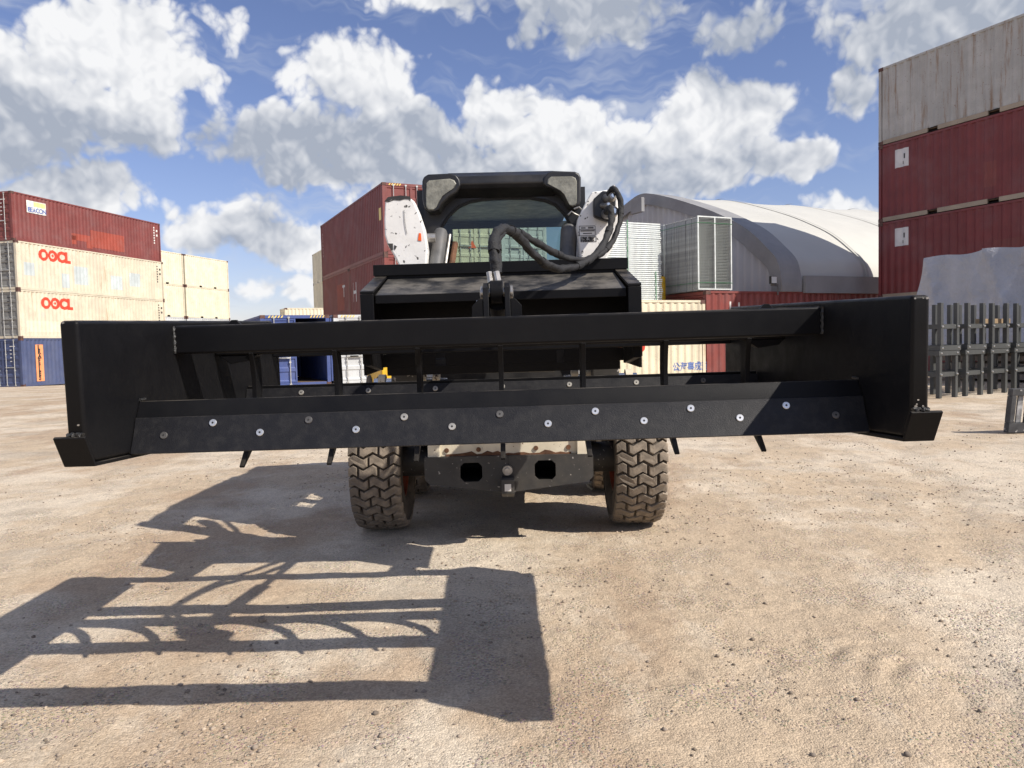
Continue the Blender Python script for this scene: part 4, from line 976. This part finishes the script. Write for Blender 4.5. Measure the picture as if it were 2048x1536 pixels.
# lower frame between the wheels
FY = 4.46 - YA
pl_ = lp(848, 905, 4.46); pr_ = lp(1186, 897, 4.46); zt_, zb_ = .508, .300
x0, x1 = pl_[0], pr_[0]
def hexo(px0, py0, px1, py1, Y):
    a = lp(px0, py0, Y); c = lp(px1, py1, Y); xa, xb, za, zb2 = a[0], c[0], c[2], a[2]; d = .022
    return [(xa + d, za), (xb - d, za), (xb, za + d), (xb, zb2 - d), (xb - d, zb2), (xa + d, zb2), (xa, zb2 - d), (xa, za + d)]
h1 = hexo(920, 926, 965, 963, 4.46); h2 = hexo(1069, 921, 1112, 959, 4.46); xm = (h1[1][0] + h2[0][0]) / 2
def oct_(xa, xb, za, zb2, za2=None, d=.03): return [(xa + d, za), (xb - d, za2 if za2 is not None else za), (xb, (za2 if za2 is not None else za) + d), (xb, zb2 - .004), (xb - .004, zb2), (xa + .004, zb2), (xa, zb2 - .004), (xa, za + d)]
b = MB(); b.ring(oct_(x0, xm - .001, zb_ + .05, zt_, zb_ + .0), h1, 'y', FY, FY + .025); b.build('bumper_plate', MT['dplate'], SL)
b = MB(); b.ring(oct_(xm + .001, x1, zb_ + .0, zt_, zb_ + .05), h2, 'y', FY, FY + .025); b.build('bumper_plate', MT['dplate'], SL)
MB().box(x0 + .03, x1 - .03, FY + .03, FY + .06, zt_ - .002, .70).build('front_panel', MT['cream'], SL, .004)
MB().box(x0 + .02, x0 + .09, FY + .012, FY + .029, zt_ - .012, .68).build('panel_cap', MT['cream'], SL, .003)
MB().box(x1 - .09, x1 - .03, FY + .002, FY + .029, zt_ - .010, .68).build('panel_cap', MT['cream'], SL, .003)
for (px, py) in ((893, 905), (957, 903), (1072, 900), (1137, 898)):
    p = lp(px, py, 4.48); MB().lathe([(0, 0.0), (0, .013), (.008, .014)], 14, 'y', (p[0], FY + .022, p[2] + .01)).build('rusty_bolt', MT['rust'], SL)
b = MB(); rr = random.Random(5); top = [(x0 + .12 + i * .03, zt_ + .008 + (rr.random() ** 2) * .022 * (1 if 3 < i < 22 else .4)) for i in range(int((x1 - x0 - .2) / .03))]
b.prism(top + [(top[-1][0], zt_ - .002), (top[0][0], zt_ - .002)], 'y', FY + .027, FY + .0295); b.build('rust_edge', MT['rust'], SL)
p = lp(1015, 940, 4.46); MB().lathe([(-.04, 0), (-.04, .016), (-.02, .017), (-.02, .028), (.0, .030)], 18, 'y', (p[0], FY, p[2])).build('tow_pin', MT['steel'], SL)
p = lp(1016, 972, 4.44); MB().prism([(-.10, .05), (-.02, .05), (.0, .06), (.0, -.05), (-.075, -.05), (-.10, -.03)], 'x', p[0] - .036, p[0] + .036).build('tow_hook', MT['dplate'], SL, .004).location = (0, FY, p[2])
MB().box(p[0] - .018, p[0] + .018, FY - .1025, FY - .1005, p[2] - .015, p[2] + .025).build('hook_sticker', MT['whtink'], SL)
# added plates keep light out behind the bumper cutouts; then chassis, body, engine cover
for (xa, xb) in ((-.452, -.43), (.40, .422)): MB().box(xa, xb, FY + .062, .049, .36, .80).build('cavity_side_blocker', MT['hole_shade'], SL)
MB().box(-.43, .40, FY + .062, .049, .335, .355).build('cavity_floor_blocker', MT['hole_shade'], SL)
MB().box(-.43, .40, FY + .062, .049, .66, .68).build('cavity_top_blocker', MT['hole_shade'], SL)
MB().prism([(.05, .33), (1.95, .33), (2.1, .55), (2.1, 1.0), (-.1, 1.0), (.05, .80)], 'x', -.45, .45).build('chassis', MT['hole_shade'], SL, .01)  # near-black so the colour carries the shade seen through the cutouts
MB().prism([(1.05, 1.0), (2.2, 1.0), (2.25, 1.15), (2.1, 1.42), (1.15, 1.48)], 'x', -.62, .62).build('engine_cover', MT['white'], SL, .03)
MB().prism([(-.36, .93), (-.30, 1.25), (-.1, 1.25), (-.1, .9), (-.30, .80)], 'x', -.43, .41).build('footwell_front', MT['cabblk'], SL, .02)
for sx in (-1, 1):
    # rear upright and lift arm
    MB().prism([(1.35, .75), (1.25, 1.55), (1.42, 1.86), (1.72, 1.86), (2.05, 1.45), (2.15, .8)], 'x', *sorted((sx * .50, sx * .66))).build('upright', MT['white'], SL, .02)
    MB().prism([(-.2, .62), (1.5, .62), (1.5, .80), (-.2, .80)], 'x', *sorted((sx * .46, sx * .60))).build('fender', MT['dplate'], SL, .01)
# lift arms: front plates as seen, beams running back above the body
AY = 4.12
left = [(770, 402), (776, 395), (800, 392), (818, 394), (828, 402), (838, 425), (848, 455), (853, 480), (855, 500), (853, 530), (850, 640), (800, 640), (797, 530), (790, 515), (775, 490), (769, 470), (768, 440)]
right = [(1204, 381), (1184, 383), (1172, 403), (1157, 435), (1154, 451), (1158, 477), (1161, 517), (1161, 640), (1212, 640), (1214, 517), (1223, 500), (1234, 477), (1237, 438), (1237, 385), (1232, 378), (1220, 378)]
for nm, pts, sx in (('l', left, -1), ('r', right, 1)):
    q = pxz(pts, AY); a_ = MB().prism(q, 'y', AY - YA, AY - YA + .10).build('lift_arm', MT['white'], SL, .010, 3)
    xs_ = [p[0] for p in q]; xc = (min(xs_) + max(xs_)) / 2; xo = sx * .60
    MB().prism([(-.73, 1.66), (-.73, 1.90), (-.55, 1.93), (.4, 1.97), (1.55, 1.90), (1.75, 1.70), (1.5, 1.62), (.4, 1.76), (-.6, 1.68)], 'x', *sorted((sx * .50, sx * .575))).build('arm_beam', MT['white'], a_, .015)
# scuffs and marks on the arm faces
q = pxz([(769, 403), (776, 394), (802, 391), (820, 393), (822, 399), (810, 398), (800, 401), (788, 400), (778, 404)], AY)
MB().prism(q, 'y', AY - YA - .0025, AY - YA + .001).build('bare_patch', MT['dplate'], SL)
q = pxz([(775, 487), (786, 487), (786, 500), (782, 501)], AY); MB().prism(q, 'y', AY - YA - .0025, AY - YA + .001).build('bare_patch', MT['dplate'], SL)
q = pxz([(789, 490), (794, 493), (790, 500), (788, 497)], AY); MB().prism(q, 'y', AY - YA - .0025, AY - YA + .001).build('bare_patch', MT['dplate'], SL)
q = pxz([(838, 466), (842, 467), (843, 482), (836, 481)], AY); MB().prism(q, 'y', AY - YA - .003, AY - YA + .001).build('orange_sticker', MT['orange'], SL)
MB().tube([Vector(lp(a, b_, AY - .003)) for a, b_ in ((808, 420), (809, 440), (811, 455), (814, 468))], .0012, 6).build('scratch', MT['dplate'], SL)
# print on the right arm
def print_frame(px0, py0, px1, py1, nm):
    a = lp(px0, py0, AY); c = lp(px1, py1, AY); xa, xb, za, zb2 = a[0], c[0], c[2], a[2]; w = .0022
    MB().ring([(xa, za), (xb, za), (xb, zb2), (xa, zb2)], [(xa + w, za + w), (xb - w, za + w), (xb - w, zb2 - w), (xa + w, zb2 - w)], 'y', AY - YA - .002, AY - YA - .0005).build(nm, MT['blkink'], SL)
    return xa, xb, za, zb2
def arm_text(s, px, py, size, sx=1, bold=.001):
    me = text_mesh(s, size, bold, sx); p = lp(px, py, AY); o = link('lettering', me, MT['blkink'], SL); me.materials.clear(); me.materials.append(MT['blkink'])
    o.location = (p[0], AY - YA - .0015, p[2]); o.rotation_euler = (R(90), 0, 0)
print_frame(1161, 473.5, 1193, 483.5, 'print_frame'); arm_text('High Flow', 1163, 478.2, .0165, .98); arm_text('Hydraulics', 1162, 482.9, .0165, .98)
print_frame(1158, 452, 1191, 471, 'print_frame')
for (a, b_, c, d) in ((1162, 455, 1171, 457), (1176, 454, 1187, 457), (1161, 461, 1189, 462.5), (1166, 466, 1184, 467.5), (1158, 459, 1191, 459.4)):
    p = lp(a, b_, AY); p2_ = lp(c, d, AY); MB().box(p[0], p2_[0], AY - YA - .002, AY - YA - .0005, p2_[2], p[2]).build('print_mark', MT['boltk'], SL)
# hydraulic coupler block
q = pxz([(1186, 399), (1205, 382), (1223, 385), (1231, 403), (1230, 425), (1218, 445), (1197, 438), (1187, 433)], AY - .03)
MB().prism(q, 'y', AY - YA - .045, AY - YA - .002).build('coupler_block', MT['cabblk'], SL, .008)
for (a, b_, r_, l_) in ((1212, 396, .021, .10), (1204, 411, .014, .07), (1212, 428, .027, .12)):
    p = Vector(lp(a, b_, AY - .04)); MB().tube([p, p + Vector((.02, -l_ * .6, -.01)), p + Vector((.025, -l_, -.005))], lambda t, an: r_ * (1 + .10 * math.sin(t * 30)), 16).build('coupler', MT['steel'], SL)
    MB().lathe([(-.002, 0), (-.002, r_ * .5), (.01, r_ * .5)], 14, 'y', tuple(p + Vector((.025, -l_, -.005)))).build('coupler_tip', MT['chrome'], SL)
p0 = Vector(lp(1228, 400, AY)); MB().tube([p0, p0 + Vector((.0, 0, .06)), p0 + Vector((.0, .0, .075))], .008, 8).build('arm_stud', MT['steel'], SL)
# tilt cylinders and their rods
for (t0_, t1_, r_) in (((882, 463), (873, 528), .038), ((1137, 456), (1134, 520), .042)):
    a = Vector(lp(*t0_, 4.34)); c = Vector(lp(*t1_, 4.22)); d = (c - a)
    MB().tube([a, a + d * .08, a + d * 2.4], lambda t, an: r_ * (.86 if t < .01 else 1), 22).build('tilt_cylinder', MT['greycyl'], SL)
    MB().tube([a + d * 2.4, a + d * 3.2], r_ * .55, 16).build('cylinder_rod', MT['chrome'], SL)
    MB().tube([a + Vector((r_ * 1.25, 0, -.02)), a + d * 2 + Vector((r_ * 1.25, -.02, 0))], .009, 8).build('hard_line', MT['steel'], SL)
    MB().tube([a + Vector((r_ * 1.9, .05, -.06)), a + d * 2 + Vector((r_ * 1.9, .02, 0))], .017, 10).build('hard_line', MT['rust'], SL)
p = Vector(lp(858, 476, 4.2)); MB().tube([p - Vector((.04, 0, 0)), p + Vector((.035, 0, 0))], .024, 16).build('pivot_pin', MT['steel'], SL)
# quick-attach frame and lower pins
QY = 3.945 - YA
MB().box(-.52, .25, QY - .01, QY + .05, 1.00, 1.08).build('quick_attach', MT['dplate'], SL, .008)
MB().box(-.50, .50, QY - .005, QY + .04, 1.36, 1.44).build('quick_attach', MT['dplate'], SL, .008)
for sx in (-1, 1):
    MB().box(*sorted((sx * .36, sx * .50)), QY, QY + .05, 1.10, 1.36).build('quick_attach', MT['dplate'], SL, .008)
    MB().prism([(QY + .05, .92), (QY + .05, 1.3), (QY + .30, 1.3), (QY + .26, .95), (QY + .16, .88)], 'x', *sorted((sx * .44, sx * .58))).build('arm_foot', MT['dplate'], SL, .01)
    for x in (.34, .41, .62): MB().tube([(sx * x, QY + .14, .955), (sx * (x + .035), QY + .14, .955)], .045, 18).build('pivot_boss', MT['cream'], SL)
    MB().tube([(sx * .30, QY + .14, .955), (sx * .68, QY + .14, .955)], .025, 14).build('pivot_pin', MT['chrome'], SL)
# cab
CY = 4.45
def cabp(pts, Y=CY): return pxz(pts, Y)
NI = 24
def arcpts(cxy, rx, ry, a0, a1, n): return [(cxy[0] + rx * math.cos(a0 + (a1 - a0) * i / (n - 1)), cxy[1] + ry * math.sin(a0 + (a1 - a0) * i / (n - 1))) for i in range(n)]
inner_px = [(872, 640), (872, 490), (874, 470), (882, 450), (895, 430), (914, 412), (938, 401), (965, 396), (1010, 393), (1060, 393), (1090, 398), (1112, 407), (1130, 424), (1142, 446), (1149, 470), (1151, 490), (1151, 640)]
outer_px = [(850, 640), (850, 490), (849, 470), (848, 440), (847, 420), (847, 390), (850, 372), (856, 352), (1000, 349), (1090, 347), (1150, 345), (1157, 352), (1160, 372), (1161, 400), (1161, 440), (1162, 490), (1162, 640)]
MB().ring(cabp(outer_px), cabp(inner_px), 'y', CY - YA, CY - YA + .09).build('cab_frame', MT['cabblk'], SL, .006)
i2 = [(1012 + (a - 1012) * .965, 520 + (b_ - 520) * .955) for a, b_ in inner_px]
MB().ring(cabp(inner_px, CY + .02), cabp(i2, CY + .02), 'y', CY - YA + .012, CY - YA + .03).build('door_seal', MT['inner'], SL)
gp = cabp(i2, CY + .03); b = MB(); b.add([(x, CY - YA + .026, z) for x, z in gp], [tuple(range(len(gp)))]); b.build('windscreen', MT['glass'], SL, smooth=0)
# brow of the roof
zr0 = lp(1000, 395, CY)[2]; zr1 = lp(1000, 348, CY)[2]; xl = lp(895, 370, CY)[0]; xr = lp(1110, 370, CY)[0]
MB().prism([(CY - YA - .10, zr0 + .035), (CY - YA - .115, zr0 + .06), (CY - YA - .10, zr1 - .03), (CY - YA - .05, zr1), (CY - YA + .12, zr1 + .012), (CY - YA + .12, zr0 + .0), (CY - YA - .004, zr0)], 'x', xl, xr).build('roof_brow', MT['cabblk'], SL, .012, 3)
hl = [(844, 362), (847, 353), (856, 348), (900, 346), (912, 349), (919, 358), (922, 371), (914, 384), (899, 394), (886, 406), (879, 420), (870, 424), (856, 423), (848, 416), (845, 400)]
ll = [(852, 366), (858, 360), (900, 356.5), (909, 360), (913, 367), (908, 376), (896, 384), (885, 392), (877, 405), (872, 416), (866, 420.5), (857, 420), (852, 414), (851, 395)]
hr = [(1085, 367), (1088, 353), (1096, 344), (1106, 341), (1150, 342.5), (1158, 346), (1162, 354), (1162, 400), (1160, 410), (1152, 415), (1142, 414), (1135, 408), (1129, 396), (1120, 385), (1106, 378), (1092, 374)]
lr = [(1093, 366), (1096, 357), (1102, 352.5), (1145, 352), (1151, 355), (1154, 361), (1154, 405), (1151, 411), (1146, 413), (1140, 411), (1135, 402), (1129, 389), (1121, 381), (1110, 375)]
for hs, ls in ((hl, ll), (hr, lr)):
    Yh = CY - .12
    MB().prism(pxz(hs, Yh), 'y', Yh - YA, CY - YA + .10).build('lamp_housing', MT['cabblk'], SL, .012, 3)
    cxs = sum(p[0] for p in ls) / len(ls); cys = sum(p[1] for p in ls) / len(ls)
    b = MB(); q = pxz(ls, Yh - .004); q2 = pxz([(cxs + (a - cxs) * .93, cys + (c - cys) * .93) for a, c in ls], Yh - .008); n = len(q)
    b.add([(x, Yh - YA + .002, z) for x, z in q] + [(x, Yh - YA - .007, z) for x, z in q2], [(i, (i + 1) % n, n + (i + 1) % n, n + i) for i in range(n)] + [tuple(range(n, 2 * n))])
    b.build('headlight', MT['lens'], SL)
# cab shell: roof, pillars, rear wall with window, seat
zt2 = zr1 + .0
MB().box(-.46, .44, CY - YA + .121, 1.02, zt2 - .06, zt2 - .005).build('cab_roof', MT['cabblk'], SL, .02)
for sx in (-1, 1):
    xo = -.485 if sx < 0 else .425
    for y in (CY - YA + .10, .30, .85): MB().box(xo, xo + .05, y, y + .09, 1.0, zt2 - .061).build('cab_pillar', MT['cabblk'], SL)
    b = MB()
    for k in range(9): b.box(xo + .02, xo + .028, CY - YA + .19, .85, 1.12 + k * .10, 1.128 + k * .10)
    for k in range(10): b.box(xo + .030, xo + .036, CY - YA + .22 + k * .125, CY - YA + .228 + k * .125, 1.0, zt2 - .062)
    b.build('side_screen', MT['cabblk'], SL)
rw = [lp(905, 458, 5.80), lp(1132, 452, 5.80)]; wz = rw[0][2]
MB().ring([(-.475, 1.0), (.465, 1.0), (.465, zt2 - .062), (-.475, zt2 - .062)], [(rw[0][0], 1.2), (rw[1][0], 1.2), (rw[1][0], wz), (rw[0][0], wz)], 'y', .83, .86).build('rear_wall', MT['inner'], SL)
b = MB(); b.add([(rw[0][0], .845, 1.2), (rw[1][0], .845, 1.2), (rw[1][0], .845, wz), (rw[0][0], .845, wz)], [(0, 1, 2, 3)]); b.build('rear_window', MT['glass'], SL, smooth=0)
MB().prism([(.30, 1.02), (.75, 1.02), (.80, 1.62), (.70, 1.68), (.62, 1.5), (.58, 1.16), (.30, 1.14)], 'x', -.10, .20).build('seat', MT['seat'], SL, .03, 3)
for sx in (-.30, .34): MB().tube([(sx, .0, 1.0), (sx, -.02, 1.32), (sx + .01, -.05, 1.40)], .018, 10).build('control_lever', MT['cabblk'], SL)
MB().tube([Vector(lp(a, b_, 4.3)) for a, b_ in ((1148, 418), (1158, 414), (1164, 420), (1160, 432), (1150, 428), (1143, 423), (1136, 430))], .005, 8).build('loose_cable', MT['steel'], SL)
# rope tangle by the right front wheel
ro = empty('rope_tangle', tuple(on_ground(1180, 978)), 0, 'tangled white rope hanging beside the right front tyre', 'rope')
rp = []
for i in range(40):
    t = i / 39; rp.append((.03 * math.sin(t * 19) + .02 * t, .03 * math.cos(t * 15), .02 + .018 * math.sin(t * 33) + .02 * t))
MB().tube(rp, .007, 8).build('rope', MT['rope'], ro)
MB().tube([(.03, 0, .02), (.05, .0, .12), (.10, .0, .24)], .011, 8).build('rope', MT['rope'], ro)

# ------------------------------------------------------------------ hydraulic hoses in fabric sleeves
def smooth_path(pts, n=110):
    P = [Vector(p) for p in pts]; P = [P[0] * 2 - P[1]] + P + [P[-1] * 2 - P[-2]]; out = []
    m = len(P) - 3
    for i in range(n + 1):
        t = i / n * m; k = min(int(t), m - 1); u = t - k; a, b_, c, d = P[k:k + 4]
        out.append(.5 * ((2 * b_) + (c - a) * u + (2 * a - 5 * b_ + 4 * c - d) * u * u + (3 * b_ - 3 * c + d - a) * u ** 3))
    return out
H1 = [(993, 549, 2.50), (989, 520, 2.52), (988, 480, 2.56), (998, 461, 2.64), (1018, 459, 2.76), (1040, 477, 2.92), (1066, 507, 3.08), (1096, 531, 3.22), (1128, 537, 3.40), (1163, 528, 3.58), (1194, 506, 3.74), (1214, 472, 3.86), (1223, 440, 3.90), (1220, 416, 3.92), (1213, 424, 3.98)]
H2 = [(997, 549, 2.54), (995, 520, 2.58), (994, 485, 2.62), (1004, 464, 2.70), (1024, 461, 2.84), (1050, 472, 3.0), (1078, 488, 3.16), (1110, 506, 3.34), (1144, 518, 3.50), (1180, 517, 3.68), (1214, 497, 3.82), (1234, 462, 3.90), (1241, 428, 3.93), (1239, 395, 3.95), (1226, 377, 3.97), (1217, 388, 4.02)]
ho = empty('hydraulic_hose', at(*H1[0]), 0, 'front black sleeved hydraulic hose arching from the centre cylinder to the coupler', 'hose', 'sleeved hydraulic hoses')
ho2 = empty('hydraulic_hose', at(*H2[0]), 0, 'rear black sleeved hydraulic hose looping highest over the right arm', 'hose', 'sleeved hydraulic hoses')
for root, hp, r_, sd in ((ho, H1, .0160, 1), (ho2, H2, .0138, 5)):
    o0 = at(*hp[0]); pts = smooth_path([at(*p) - o0 for p in hp], 300)
    ph = [rng.uniform(0, 6) for _ in range(6)]
    MB().tube(pts, lambda t, a: r_ * (1 + .10 * math.sin(t * 95 + ph[0] + 1.5 * math.sin(a + ph[1])) + .05 * math.sin(t * 210 + ph[3] + a) + .07 * math.sin(t * 41 + 2 * a + ph[2]) + .05 * math.sin(t * 150 + 3 * a) + .05 * math.sin(3 * a + t * 20)), 18).build('sleeve', MT['hose'], root, smooth=70)
    for tt in (.10, .30, .47, .62, .66, .80): 
        k = int(tt * 300); MB().tube([pts[k], pts[k + 6]], r_ * 1.2, 16).build('clamp_band', MT['hose'], root)
